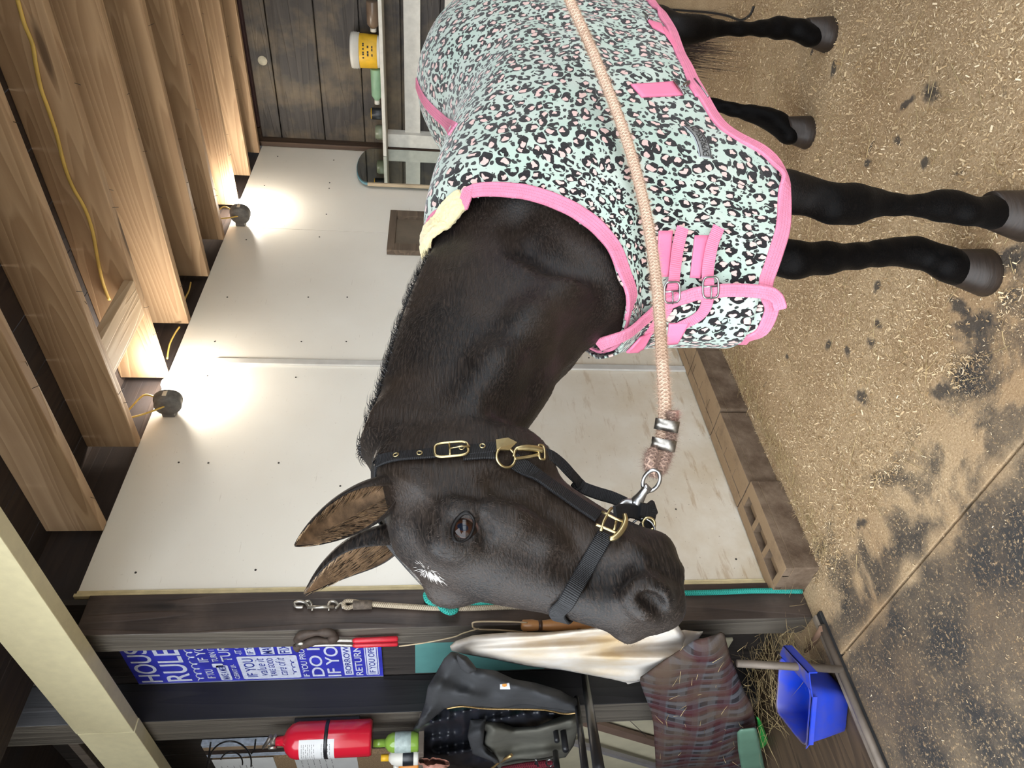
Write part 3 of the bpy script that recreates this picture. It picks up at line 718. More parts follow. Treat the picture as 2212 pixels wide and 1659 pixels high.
def badge_pt(u, v, lift):                                  # curved rubber badge, u runs away from the camera, v across
    a0 = smooth_path([(1508,343,0),(1503,318,0),(1492,295,0),(1473,277,0)], 8); b0 = smooth_path([(1536,347,0),(1532,322,0),(1521,298,0),(1503,279,0)], 8)
    i = min(max(u, 0), .9999)*(len(a0)-1); k_ = int(i); t_ = i - k_; A = a0[k_]*(1-t_) + a0[k_+1]*t_; B = b0[k_]*(1-t_) + b0[k_+1]*t_
    q = B*(1-v) + A*v; p, n = hp(q[0], q[1]); return p + n*lift
bm = bmesh.new(); G = [[bm.verts.new(badge_pt(i/16, j/5, .004)) for j in range(6)] for i in range(17)]
for i in range(16):
    for j in range(5): bm.faces.new((G[i][j], G[i+1][j], G[i+1][j+1], G[i][j+1])).smooth = True
badge = obj('badge', bm, M_badge); m = badge.modifiers.new('s', 'SOLIDIFY'); m.thickness = .003; m.offset = 0; child(badge, blanket)
tx = map_text('EXPRESSIONS', lambda u, v: badge_pt(.05 + u*1.02 if u < .93 else .999, .20 + v*.5, .0075), M_ink, 'lettering', None); tx.parent = badge
bm = bmesh.new()
for v_ in (.08, .90): add_tube(bm, [badge_pt(u_/14, v_, .0065) for u_ in range(15)], .0008, seg=5)
rim = obj('badge_rim', bm, M_ink); rim.parent = badge
# ---------------------------------------------------------------- hooves, eyes, ears, hair
def hoof_mat():
    k = NT('hoof horn', .45, 0, .3); v = k.coord(); n = k.noise(k.coord((8, 8, 60)), 3, 4)
    k.col(k.mix(n, (.009, .0065, .005), (.042, .028, .020))); k.bump(n, .3, .003); return k.m
M_hoof = hoof_mat()
for x, y in ((1.405, .735), (1.415, .90), (2.595, .70), (2.49, 1.01)): child(obj('hoof', hoof_bm(x, y), M_hoof), horse)
def strands(roots, dirs, lens, r0, curl, name, mat, parent, seg=5, grav=0.0, jit=.15):
    vs, fs = [], []; n = 0
    for p, d, L, c in zip(roots, dirs, lens, curl):
        p = np.array(p, float); d = np.array(d, float); d /= np.linalg.norm(d)+1e-9; c = np.array(c, float)
        s = np.cross(d, RNG.normal(size=3)); s /= np.linalg.norm(s)+1e-9
        for i in range(seg+1):
            t = i/seg; q = p + d*L*t + c*L*t*t + np.array([0, 0, -grav*L*t*t]); w = r0*(1 - t)**.6 + 1e-5
            s2 = np.cross(d, s); vs += [q + s*w, q - s*w*.5 + s2*w*.87, q - s*w*.5 - s2*w*.87]
            if i:
                for k in range(3):
                    a = n + (i-1)*3 + k; b = n + (i-1)*3 + (k+1) % 3; fs.append((a, b, b+3, a+3))
        n += 3*(seg+1)
    me = bpy.data.meshes.new(name); me.from_pydata([tuple(v) for v in vs], [], fs); me.update()
    o = obj(name, me, mat, smooth=True); return child(o, parent) if parent else o
M_hairk = flat_mat('black hair', (.010, .008, .008), .38, 0, .6, var=.3, scale=40)
M_hairb = flat_mat('brown tail hair', (.035, .016, .010), .42, 0, .6, var=.4, scale=30)
M_hairw = flat_mat('white hair', (.75, .72, .68), .6, var=.05)
M_hairt = flat_mat('tan ear hair', (.50, .34, .20), .75, var=.35, scale=60)
def mane():

    roots, dirs, lens, curl = [], [], [], []
    zs = [(1.30, 1.372), (1.25, 1.39), (1.12, 1.425), (1.0, 1.445), (.90, 1.458), (.81, 1.470), (.73, 1.46), (.69, 1.45)]
    xs = [p[0] for p in zs][::-1]; hs = [p[1] for p in zs][::-1]
    for i in range(4200):
        x = RNG.uniform(.74, 1.30); y = YM + RNG.normal(.006, .011); z = np.interp(x, xs, hs)
        p, nn, _, _ = BV.ray_cast(Vector((x, y, 1.7)), Vector((0, 0, -1)))
        if p is None: continue
        roots.append(tuple(p - nn*.004)); L = RNG.uniform(.022, .045)
        side = 1 if RNG.random() < .8 else -.5
        dirs.append((.25 + RNG.normal(0, .2), .30*side + RNG.normal(0, .2), .9)); lens.append(L); curl.append((.25, .7*side, -.75))
    return strands(roots, dirs, lens, .0011, curl, 'mane', M_hairk, horse, 4)
def bh(x, y, lift=0.0): return hit(x, y, BV, lift)
mane()
# forelock
roots, dirs, lens, curl = [], [], [], []
for i in range(420):
    p = Vector(hd(.035 + RNG.uniform(-.03, .03), .03, RNG.normal(0, .016))); q, nn, _, _ = BV.ray_cast(p + Vector(HB)*.15, -Vector(HB))
    if q is None: continue
    roots.append(tuple(q)); L = RNG.uniform(.03, .085); dirs.append(tuple(HA*.9 + HB*(.55 + RNG.normal(0, .12)) + np.array([0, RNG.normal(.25, .2), 0]))); lens.append(L); curl.append(tuple(-HB*.35 + np.array([0, .1, 0])))
for k_ in range(6):
    roots.append(tuple(hd(.06, .075, .03 + .004*k_))); lens.append(.10 + .012*k_); dirs.append(tuple(HA + HB*.42 + np.array([0, .42, 0]))); curl.append(tuple(-HB*.10))
strands(roots, dirs, lens, .0010, curl, 'forelock', M_hairk, horse, 6)
# tail, seen below the belly between the hind legs
roots, dirs, lens, curl = [], [], [], []
for i in range(520):
    a_ = RNG.uniform(0, 6.28); r_ = .045*math.sqrt(RNG.random()); roots.append((2.80 + r_*math.cos(a_), YM + .02 + r_*math.sin(a_)*1.3, 1.02 + RNG.uniform(-.1, .05)))
    dirs.append((.03 + RNG.normal(0, .035), RNG.normal(0, .05), -1)); lens.append(RNG.uniform(.55, .80)); curl.append((RNG.normal(0, .03), RNG.normal(0, .04), 0))
strands(roots, dirs, lens, .0016, curl, 'tail', M_hairb, horse, 7)
# star
roots, dirs, lens, curl = [], [], [], []
for i in range(170):
    a_ = RNG.uniform(0, 6.28); r_ = abs(RNG.normal(0, .55)); u_, v_ = math.cos(a_)*r_*30, math.sin(a_)*r_*9; px, py = 930 + u_*.9 - v_*.45, 1240 + u_*.45 + v_*.9
    p, nn = bh(px, py)
    if p is None: continue
    c0, _ = bh(920, 1230); d = (p - c0); d = d.normalized() if d.length > 1e-4 else Vector((1, 0, 0))
    roots.append(tuple(p - nn*.0005)); dirs.append(tuple(d*.9 + nn*.38)); lens.append(RNG.uniform(.006, .013)); curl.append(tuple(-nn*.25))
strands(roots, dirs, lens, .0003, curl, 'star', M_hairw, horse, 3)['label'] = 'small white star on the forehead'
# eyes
def eye_mat():
    k = NT('eye', .05, 0, .30); tc = k.n('ShaderNodeTexCoord'); mp = k.n('ShaderNodeMapping'); k.l(tc.outputs['Object'], mp.inputs[0]); mp.inputs['Scale'].default_value = (48, 78, 0)
    ln = k.n('ShaderNodeVectorMath', operation='LENGTH'); k.l(mp.outputs[0], ln.inputs[0])
    k.col(k.ramp(ln.outputs['Value'], [(0, (.004, .006, .010)), (.32, (.004, .006, .012)), (.40, (.022, .008, .004)), (.72, (.012, .005, .003)), (.86, (.006, .004, .003)), (1, (.10, .06, .05))]))
    return k.m
M_eye = eye_mat(); M_lid = flat_mat('eyelid skin', (.006, .005, .005), .45, 0, .2, var=.2)
for s in (-1, 1):
    c = Vector(hd(.189, .0865, s*.0605)); out = (Vector(HB)*.42 + Vector((0, s, 0))*.95).normalized(); t = (Vector(HB) - out*Vector(HB).dot(out)).normalized()
    along = out.cross(t).normalized()                     # down the face
    bm = bmesh.new(); bmesh.ops.create_uvsphere(bm, u_segments=40, v_segments=24, radius=.0235)
    R_ = Matrix((along, t, out)).transposed().to_4x4(); bw = obj('eye', bm, M_eye, smooth=True); bw.matrix_world = Matrix.Translation(c) @ R_ 
    loc, rot = bw.location.copy(), bw.rotation_euler.copy(); bw.parent = horse; bw.location = loc - horse.location
    pts, rs = [], []
    for k_ in range(40):                                    # one closed rim that lies on the skin and over the eyeball
        q = 2*math.pi*k_/40; up_ = math.sin(q) > 0; u = math.cos(q)*.0200; v = math.sin(q)*(.0122 if up_ else .0132)
        w_ = math.sqrt(max(.0236**2 - u*u - v*v, 1e-7)); base = c + t*u - along*v
        p, nn, _, _ = BV.ray_cast(base + out*.08, -out); h_ = (p - base).dot(out) if p is not None else 0
        pts.append(base + out*max(w_ if math.hypot(u, v) < .0232 else 0, h_ - .0012)); rs.append(.0030 if up_ else .0021)
    for _ in range(3): pts = [pts[i-1]*.25 + pts[i]*.5 + pts[(i+1) % 40]*.25 for i in range(40)]
    bm = add_tube(bmesh.new(), pts, rs, seg=10, closed=True)
    child(obj('eyelid', bm, M_lid, smooth=True), horse)
# ears
def ear(base, tip, opn, side_w, name='ear'):
    base, tip = Vector(base), Vector(tip); ax = (tip - base); L = ax.length; ax.normalize(); opn = Vector(opn); opn = (opn - ax*opn.dot(ax)).normalized(); sd = ax.cross(opn)
    prof = [(-.34, .016), (-.12, .022), (0, .026), (.12, .0295), (.28, .030), (.45, .0275), (.62, .0225), (.78, .0155), (.90, .0085), (.97, .0035), (1.0, .0008)]
    bm = bmesh.new(); rows = []; nA = 15
    for t, w in prof:
        row = []; w *= side_w; sweep = math.radians(np.interp(t, [-.2, 0, .22, .5, 1], [178, 160, 125, 100, 88])); bend = opn*(-.010*math.sin(t*2.6)) + ax.cross(opn)*0
        for k_ in range(nA):
            q = -sweep + 2*sweep*k_/(nA-1)
            row.append(bm.verts.new(base + ax*(t*L) + bend + sd*math.sin(q)*w - opn*math.cos(q)*w*.85))
        rows.append(row)
    for A, B in zip(rows[:-1], rows[1:]):
        for k_ in range(nA-1): bm.faces.new((A[k_], A[k_+1], B[k_+1], B[k_])).smooth = True
    bm.normal_update()
    mid = base + ax*L*.4
    if sum(1 if q.normal.dot(mid - q.calc_center_median()) > 0 else -1 for q in bm.faces) > 0: bmesh.ops.reverse_faces(bm, faces=bm.faces)
    o = obj(name, bm, [M_coat, M_inner]); m = o.modifiers.new('s', 'SOLIDIFY'); m.thickness = .003; m.offset = -1; m.material_offset = 1; m.material_offset_rim = 0
    m = o.modifiers.new('b', 'SUBSURF'); m.levels = 1; m.render_levels = 2
    child(o, horse)
    roots, dirs, lens, curl = [], [], [], []
    for i in range(1500):
        t = RNG.uniform(-.1, .93); w = np.interp(t, [p[0] for p in prof], [p[1] for p in prof])*side_w; sg = RNG.choice([-1, 1]); q = sg*math.radians(RNG.uniform(20, 100))
        p = base + ax*(t*L) + opn*(-.010*math.sin(t*2.6)) + sd*math.sin(q)*w*.9 - opn*math.cos(q)*w*.75
        roots.append(tuple(p)); dirs.append(tuple(ax*1.0 + opn*.35 - sd*math.sin(q)*.45)); lens.append(RNG.uniform(.008, .020)*(1.1 - .5*t)); curl.append((0, 0, 0))
    kk = len(roots)*2//3; h = strands(roots[:kk], dirs[:kk], lens[:kk], .0004, curl[:kk], 'ear_hair', M_hairt, None, 3); h.parent = o; h = strands(roots[kk:], dirs[kk:], lens[kk:], .0005, curl[kk:], 'ear_hair', M_hairk, None, 3); h.parent = o
M_inner = flat_mat('ear lining', (.20, .125, .07), .85, var=.75, scale=38, bump=.5, bscale=200)
ear(hd(.064, .066, -.050), on(640, 1179, 1, YM-.085), Vector((-.62, -.70, -.30)), 1.04)
ear(hd(.064, .070, .054), on(660, 1290, 1, YM+.075), Vector((-.95, -.10, -.30)), 1.10)

# short coat hair on head, neck and throat
def coat_hair(n=52000):
    me = body.data; nv = len(me.vertices); co = np.zeros(nv*3, np.float32); no = np.zeros(nv*3, np.float32); me.vertices.foreach_get('co', co); me.vertices.foreach_get('normal', no); co = co.reshape(-1, 3); no = no.reshape(-1, 3)
    m = (co[:, 0] < 1.36) & (co[:, 2] > .98) & (co[:, 2] > zn(co[:, 0])*(co[:, 0] > 1.10)); idx = np.nonzero(m)[0]; spx = np.where(co[idx, 0] < .86, 1.0, 3.2); pr = spx/spx.sum(); pick = RNG.choice(idx, n, p=pr)
    P = co[pick] + RNG.normal(0, .003, (n, 3)); N_ = no[pick]; P = P - N_*np.sum((P - co[pick])*N_, 1)[:, None] - N_*.0006
    S = (P - HP) @ HA; B = (P - HP) @ HB; head = np.clip((B + .16)/.08, 0, 1)[:, None]*(P[:, 0] < .84)[:, None]
    w = np.stack([np.sin(P[:, 2]*31 + P[:, 0]*17), np.sin(P[:, 0]*43)*.4, np.sin(P[:, 0]*37 - P[:, 2]*19)], 1)*.35
    D = head*(HA*1.0 - HB*.25) + (1 - head)*np.array([.62, 0, -.70]) + w + RNG.normal(0, .12, (n, 3)); D -= N_*np.sum(D*N_, 1)[:, None]; D /= np.linalg.norm(D, axis=1)[:, None] + 1e-9; D += N_*RNG.uniform(.06, .22, n)[:, None]
    muz = np.clip((.42 - S)/.10, .35, 1); L = RNG.uniform(.006, .013, n)*np.where(P[:, 0] < .86, .8*muz, 1.15)
    return strands(list(P), list(D), list(L), .00026, list(-N_*.12), 'coat_hair', M_fur, horse, 2)
M_fur = NT('coat hair', .42, 0, .35); _oi = M_fur.noise(M_fur.coord(), 900, 1, .5); _bg = M_fur.noise(M_fur.coord(), 6, 3, .5)
M_fur.col(M_fur.mix(M_fur.ramp(_oi, [(.42, 0.), (.66, 1.)]), M_fur.mix(_bg, (.010, .008, .007), (.020, .014, .010)), (.085, .060, .045))); M_fur = M_fur.m
coat_hair()['kind'] = 'stuff'

# ---------------------------------------------------------------- halter
M_hal = webbing('black nylon', (.014, .014, .016), 420, .35, .55)
halter = thing('halter', 'black nylon webbing halter with brass fittings on the dark horse head', 'halter', (.60, YM, 1.25))
def hs(px, w, thick=.0045, lift=.003, far=None, parent=halter, n=6, mat=None):
    P, N_ = hpath(px, n, lift, bh)
    if far == 'start': P = [mir(p) for p in P[:0:-1]] + P; N_ = [mirn(q) for q in N_[:0:-1]] + N_
    return strap('strap', P, N_, w, thick, mat or M_hal, parent)
def mir(p): return Vector((p.x, 2*YM - p.y, p.z))
def mirn(p): return Vector((p.x, -p.y, p.z))
def surf_arc(a, b, n, ctr, lift=.003):                    # fair path over the head between two points, projected from outside
    out, nr = [], []
    for i in range(n+1):
        t = i/n; q = a.lerp(b, t); c = ctr; d = (q - c).normalized(); p, nn, _, _ = BV.ray_cast(c + d*.5, -d)
        if p is not None: out.append(p + nn*lift); nr.append(nn)
    return out, nr
CROWN = [(815,1002),(837,995),(872,991),(907,988),(940,984),(975,980),(1010,978),(1040,975),(1072,971)]
P, N_ = hpath(CROWN, 6, .004, bh)
a0 = P[0]; top, tn = [], []
ctr = Vector(hd(.045, -.06, 0))
for i in range(1, 14):                                    # over the poll behind the ears to the other side
    ang = math.pi*i/14; d = Vector((0, -math.cos(ang)*.8, math.sin(ang))); d = (d + Vector((.10, 0, 0))).normalized()
    base_c = Vector((a0.x, YM, a0.z - .045)); p, nn, _, _ = BV.ray_cast(base_c + d*.4, -d)
    if p is not None and p.z > a0.z - .03: top.append(p + nn*.004); tn.append(nn)
allp = [mir(p) for p in P[::-1]] + top[::-1] + P; alln = [mirn(q) for q in N_[::-1]] + tn[::-1] + N_
for _ in range(5): allp = [allp[0]] + [allp[i]*.5 + (allp[i-1] + allp[i+1])*.25 for i in range(1, len(allp)-1)] + [allp[-1]]
strap('strap', allp, alln, .0185, .004, M_hal, halter)
hs([(1000,988),(1030,985),(1066,984)], .019, lift=.003)
P, N_ = hpath([(1104,994),(1150,1026),(1195,1058),(1245,1092),(1291,1122)], 6, .003, bh); strap('strap', P, N_, .024, .0045, M_hal, halter); strap('strap', [mir(p) for p in P], [mirn(q) for q in N_], .024, .0045, M_hal, halter)
NB_ = [(1306,1158),(1290,1184),(1272,1214),(1254,1247),(1236,1278),(1218,1308)]
P, N_ = hpath(NB_, 6, .003, bh); last = P[-1]; mp_ = []; mn_ = []
cc = Vector((last.x + .03, YM, last.z + .005))
for i in range(1, 10):
    ang = math.pi*i/10; a_v = (last - cc); d = Vector((a_v.x*math.sin(ang) - .06*math.sin(ang), -abs(a_v.y)*math.cos(ang), 0)).normalized(); p, nn, _, _ = BV.ray_cast(cc + d*.3, -d)
    if p is not None: mp_.append(p + nn*.003); mn_.append(nn)
allp = P + mp_ + [mir(p) for p in P[::-1]]; alln = N_ + mn_ + [mirn(q) for q in N_[::-1]]
for _ in range(6): allp = [allp[0]] + [allp[i]*.5 + (allp[i-1] + allp[i+1])*.25 for i in range(1, len(allp)-1)] + [allp[-1]]
strap('strap', allp, alln, .0215, .0045, M_hal, halter)
# crown buckle, eyelets, tip, rings
buckle('buckle', frame_of(976, 980, math.radians(-5), bh, .009), .046, .026, .0020, M_brass, halter)
for px, py in ((859, 992), (907, 988), (1041, 972), (998, 976)):
    fr = frame_of(px, py, 0, bh, .0085); child(obj('eyelet', add_tube(bmesh.new(), [fr[0] + (fr[1]*math.cos(q) + fr[2]*math.sin(q))*.0036 for q in [k*2*math.pi/16 for k in range(16)]], .0010, seg=6, closed=True), M_brass, smooth=True), halter)
def quad_plate(name, px, lift, thick, mat, parent=halter):
    c = [bh(*p) for p in px]; bm = bmesh.new(); vs = [bm.verts.new(p + n*lift) for p, n in c]; bm.faces.new(vs); bm.normal_update()
    if [*bm.faces][0].normal.dot(Vector(CP) - vs[0].co) < 0: bmesh.ops.reverse_faces(bm, faces=bm.faces[:])
    o = obj(name, bm, mat); m = o.modifiers.new('s', 'SOLIDIFY'); m.thickness = thick; m.offset = 1; return child(o, parent)
quad_plate('strap_tip', [(1069,961),(1069,980),(1094,980),(1112,965),(1094,957)], .009, .0025, M_brass)
def ring_at(name, c, t, s, r, rr, mat, parent=halter, a0=0, a1=2*math.pi):
    full = abs(a1 - a0 - 2*math.pi) < 1e-3; n = 28
    pts = [c + (t*math.cos(q) + s*math.sin(q))*r for q in [a0 + (a1-a0)*k/(n if full else n-1) for k in range(n)]]
    return child(obj(name, tube(pts, rr, seg=8, closed=full), mat, smooth=True), parent)
fr = frame_of(1088, 990, 0, bh, .006); ring_at('ring', fr[0], fr[1], fr[2], .0145, .0020, M_brass)
P, N_ = hpath([(1103,987),(1108,976),(1122,972),(1150,974),(1163,977)], 6, .008, bh)
child(obj('snap_hook', tube(P, [.0022 + .0028*min(1, max(0, (i-6)/8)) for i in range(len(P))], seg=10), M_brass, smooth=True), halter)
P, N_ = hpath([(1106,992),(1116,990),(1150,986),(1160,984)], 5, .007, bh); child(obj('snap_hook', tube(P, .0026, seg=10), M_brass, smooth=True), halter)
fr = frame_of(1163, 981, math.pi/2, bh, .008); buckle('loop', fr, .022, .010, .0018, M_brass, halter, prong=False, bar=False)
def space(px): return [Vector(on(x, y, 1, Y)) for x, y, Y in px]
def free_strap(px, w, nrm, thick=.004, n=6, name='strap'):
    P = [Vector(p) for p in smooth_path(space(px), n)]; return strap(name, P, [Vector(nrm)]*len(P), w, thick, M_hal, halter)
free_strap([(1163,979,YM-.068),(1188,985,YM-.06),(1210,1001,YM-.045),(1230,1022,YM-.03),(1246,1040,YM-.012),(1255,1056,YM)], .018, (-.3, -.9, -.3))
free_strap([(1244,1046,YM-.005),(1262,1056,YM-.004),(1290,1066,YM-.004),(1320,1075,YM-.004),(1350,1088,YM-.004)], .019, (-.55, -.65, -.5))
free_strap([(1244,1046,YM),(1250,1052,YM),(1258,1060,YM)], .024, (-.4, -.8, -.4), .008)
free_strap([(1325,1108,YM-.05),(1350,1103,YM-.035),(1375,1108,YM-.015),(1392,1118,YM-.002)], .020, (-.5, -.7, -.5), .005)
free_strap([(1398,1092,YM-.012),(1402,1108,YM-.008),(1398,1124,YM-.004),(1390,1140,YM),(1380,1158,YM+.004)], .020, (-.6, -.7, -.3), .006)
free_strap([(1375,1100,YM-.02),(1395,1104,YM-.01),(1408,1096,YM-.006)], .022, (-.5, -.7, -.5), .008)
c = Vector(on(1388, 1147, 1, YM)); vd = Vector(ray(1388, 1147)).normalized(); t = Vector((0, 0, 1)); s_ = vd.cross(t).normalized(); ring_at('ring', c, (t + vd*.3).normalized(), s_, .0175, .0018, M_steel)
c = Vector(on(1401, 1132, 1, YM-.008)); ring_at('keeper', c, t, s_, .009, .0022, M_brass)
# brass square on the cheek with its heavy half ring
PL = lambda x, y: Vector(on(x, y, 1, YM-.068))
bm = bmesh.new(); add_tube(bm, smooth_path([PL(1287,1133), PL(1310,1142), PL(1332,1152)], 4), .0022, seg=8); add_tube(bm, [PL(1298,1147), PL(1303,1128), PL(1316,1103), PL(1322,1097)], .0022, seg=8)
add_tube(bm, [PL(1300,1105), PL(1313,1112), PL(1332,1122), PL(1350,1128)], .0022, seg=8); add_tube(bm, [PL(1326,1146), PL(1331,1126)], .0020, seg=8)
child(obj('square_link', bm, M_brass, smooth=True), halter)
P = smooth_path([PL(1349,1111), PL(1351,1124), PL(1347,1138), PL(1338,1152), PL(1327,1162), PL(1317,1164)], 5); child(obj('cheek_ring', tube(P, [.0030 + .0016*math.sin(math.pi*i/(len(P)-1)) for i in range(len(P))], seg=10), M_brass, smooth=True), halter)

# ---------------------------------------------------------------- lead rope
rope = thing('lead_rope', 'thick fuzzy faded pink cotton lead rope running from the halter across the blanket', 'rope', (1.0, .55, 1.25))
def at_d(x, y, dep): d = ray(x, y); return Vector(CP + d*dep)                 # dep = distance straight ahead of the lens
RP = [(1418,1014,1.045),(1424,985,1.06),(1431,940,1.08),(1436,890,1.10),(1433,820,1.13),(1429,760,1.16),(1423,660,1.21),(1412,560,1.26),(1395,460,1.30),(1374,370,1.34),(1346,280,1.37),(1312,190,1.40),(1273,95,1.43),(1230,0,1.45),(1185,-100,1.48),(1090,-300,1.55)]
def rope_mat(name, c1, c2, c3):
    k = NT(name, .95, 0, .1); at = k.n('ShaderNodeAttribute', attribute_name='lay'); sp = k.n('ShaderNodeSeparateXYZ'); k.l(at.outputs['Vector'], sp.inputs[0])
    a = k.math('SINE', k.math('ADD', k.math('MULTIPLY', sp.outputs[0], 900), k.math('MULTIPLY', sp.outputs[1], 3.0)))
    b = k.math('SINE', k.math('SUBTRACT', k.math('MULTIPLY', sp.outputs[0], 900), k.math('MULTIPLY', sp.outputs[1], 5.0)))
    w = k.ramp(k.math('MULTIPLY_ADD', k.math('MAXIMUM', a, b), .5, .5), [(.35, 0.), (.8, 1.)]); tc = k.n('ShaderNodeTexCoord')
    n = k.noise(tc.outputs['Object'], 9, 4); c = k.mix(w, c2, c1); c = k.mix(k.ramp(n, [(.58, 0.), (.72, .8)]), c, c3); k.col(c); k.bump(w, .8, .004); return k.m
M_rope = rope_mat('faded cotton', (.72, .52, .39), (.52, .35, .25), (.44, .28, .18))
def rope_tube(P, r, mat, name, parent, fuzz=0, fmat=None, seg=14):
    P = [Vector(p) for p in P]; bm = add_tube(bmesh.new(), P, r, seg=seg); me = bpy.data.meshes.new(name); bm.to_mesh(me); bm.free()
    L = np.concatenate([[0], np.cumsum([(P[i+1]-P[i]).length for i in range(len(P)-1)])]); n = len(me.vertices); d = np.zeros((n, 3), np.float32)
    d[:, 0] = np.repeat(L, seg)[:n]; d[:, 1] = np.tile(np.arange(seg)*2*math.pi/seg, len(P))[:n]
    a = me.attributes.new('lay', 'FLOAT_VECTOR', 'POINT'); a.data.foreach_set('vector', d.ravel()); o = obj(name, me, mat, smooth=True)
    if parent: child(o, parent)
    if fuzz:
        ro, di, le, cu = [], [], [], []; R = r if isinstance(r, list) else [r]*len(P)
        for _ in range(fuzz):
            t = RNG.uniform(0, L[-1]); i = min(int(np.searchsorted(L, t)) - 1, len(P)-2); i = max(i, 0); f = (t - L[i])/(L[i+1]-L[i]+1e-9); p = P[i].lerp(P[i+1], f); ax = (P[i+1]-P[i]).normalized()
            v = Vector(RNG.normal(size=3)); v = (v - ax*v.dot(ax)).normalized(); ro.append(tuple(p + v*R[i]*.93)); di.append(tuple(v + ax*RNG.normal(0, .8))); le.append(RNG.uniform(.003, .0075)); cu.append(tuple(np.array(RNG.normal(0, .5, 3))))
        h = strands(ro, di, le, .00022, cu, 'fuzz', fmat or mat, None, 2); h.parent = o
    return o
P = [Vector(p) for p in smooth_path([at_d(*q) for q in RP], 8)]
rope_tube(P, .0098, M_rope, 'cord', rope, 15000)
M_ropep = rope_mat('frayed rope end', (.52, .36, .28), (.24, .16, .13), (.70, .25, .22))
P = smooth_path([at_d(1452,888,1.085), at_d(1452,905,1.085), at_d(1448,940,1.075), at_d(1440,975,1.06), at_d(1428,1008,1.045), at_d(1412,1020,1.04), at_d(1404,1000,1.04), at_d(1412,975,1.055)], 6)
rope_tube(P, [.0086]*len(P), M_ropep, 'spliced_end', rope, 5000)
M_clamp = flat_mat('worn steel clamp', (.30, .28, .25), .35, 1.0, var=.35, scale=150)
for px, py, dp in ((1440, 919, 1.075), (1433, 960, 1.06)):
    c = at_d(px, py, dp); ax = (at_d(px+3, py-16, dp) - c).normalized(); u = Vector(ray(px, py)).normalized(); sd = ax.cross(u).normalized(); u = sd.cross(ax)
    bm = bmesh.new(); G = []
    for i in range(29):
        q = 2*math.pi*i/28; e = sd*math.copysign(abs(math.cos(q))**.7, math.cos(q))*.0185 + u*math.copysign(abs(math.sin(q))**.7, math.sin(q))*.0112; G.append([bm.verts.new(c + e + ax*h) for h in (-.0085, .0085)])
    for A, B in zip(G[:-1], G[1:]): bm.faces.new((A[0], B[0], B[1], A[1])).smooth = True
    o = obj('clamp', bm, M_clamp); m = o.modifiers.new('s', 'SOLIDIFY'); m.thickness = .0015; m.offset = 1; child(o, rope)
# swivel snap
bm = bmesh.new(); D0 = 1.03
pts = []
for k_ in range(28):
    q = 2*math.pi*k_/28; a_, b_ = math.cos(q)*17, math.sin(q)*25; an = math.radians(35); pts.append(at_d(1407 + a_*math.cos(an) + b_*math.sin(an)*.9 , 1038 - b_*math.cos(an) + a_*math.sin(an), D0))
add_tube(bm, pts, .0030, seg=9, closed=True)
add_tube(bm, [at_d(1390,1050,D0), at_d(1402,1062,D0)], .0062, seg=12)
add_tube(bm, smooth_path([at_d(1397,1053,D0-.004), at_d(1390,1063,D0-.002), at_d(1380,1078,D0), at_d(1370,1091,D0)], 4), [.0050,.0052,.0056,.0058,.0060,.0064,.0070,.0076,.0084,.0090,.0092,.0090,.0082], seg=12)
hook = smooth_path([at_d(1372,1088,D0), at_d(1355,1086,D0), at_d(1340,1094,D0-.004), at_d(1331,1108,D0-.006), at_d(1329,1122,D0-.004), at_d(1336,1133,D0+.002)], 5)
add_tube(bm, hook, list(np.linspace(.0068, .0036, len(hook))), seg=12)
add_tube(bm, [at_d(1372,1098,D0), at_d(1362,1112,D0+.002), at_d(1350,1126,D0+.006)], .0026, seg=8)
child(obj('snap_hook', bm, M_steel, smooth=True), rope)
for o in rope.children:
    pass
# ---------------------------------------------------------------- fleece pad on the withers
def fleece_mat():
    k = NT('cream fleece', .98, 0, .1); v = k.coord(); n = k.noise(v, 120, 3); k.col(k.mix(n, (.62, .50, .26), (.88, .76, .46))); k.bump(n, .6, .005); k.b.inputs['Sheen Weight'].default_value = .3; return k.m
bm = bmesh.new(); G = []; NI, NJ = 26, 90
from mathutils import noise as mnoise
for i in range(NI+1):
    row = []
    for j in range(NJ+1):
        u = i/NI; a = math.radians(-50 + 110*j/NJ); xx = 1.285 + .012*abs(a) + (.075 - .030*abs(a))*u ; c = Vector((xx, YM, 1.22)); d = Vector((0, math.sin(a), math.cos(a)))
        best = None
        for B_ in (HBV, BV):
            p, nn, _, _ = B_.ray_cast(c + d*.45, -d)
            if p is not None and (best is None or (p - c).length > (best[0] - c).length): best = (p, nn)
        p, nn = best; edge = min(u, 1-u)*6; edge = min(edge, min(j, NJ-j)/6, 1)
        nz = mnoise.noise(p*95)*.5 + mnoise.noise(p*210)*.3
        row.append(bm.verts.new(p + nn*(.004 + .014*math.sqrt(max(edge, 0)) + nz*.006)))
    G.append(row)
for i in range(NI):
    for j in range(NJ): bm.faces.new((G[i][j], G[i+1][j], G[i+1][j+1], G[i][j+1])).smooth = True
bmesh.ops.recalc_face_normals(bm, faces=bm.faces)
o = obj('withers_pad', bm, fleece_mat()); m = o.modifiers.new('s', 'SOLIDIFY'); m.thickness = .004; m.offset = -1; child(o, blanket)
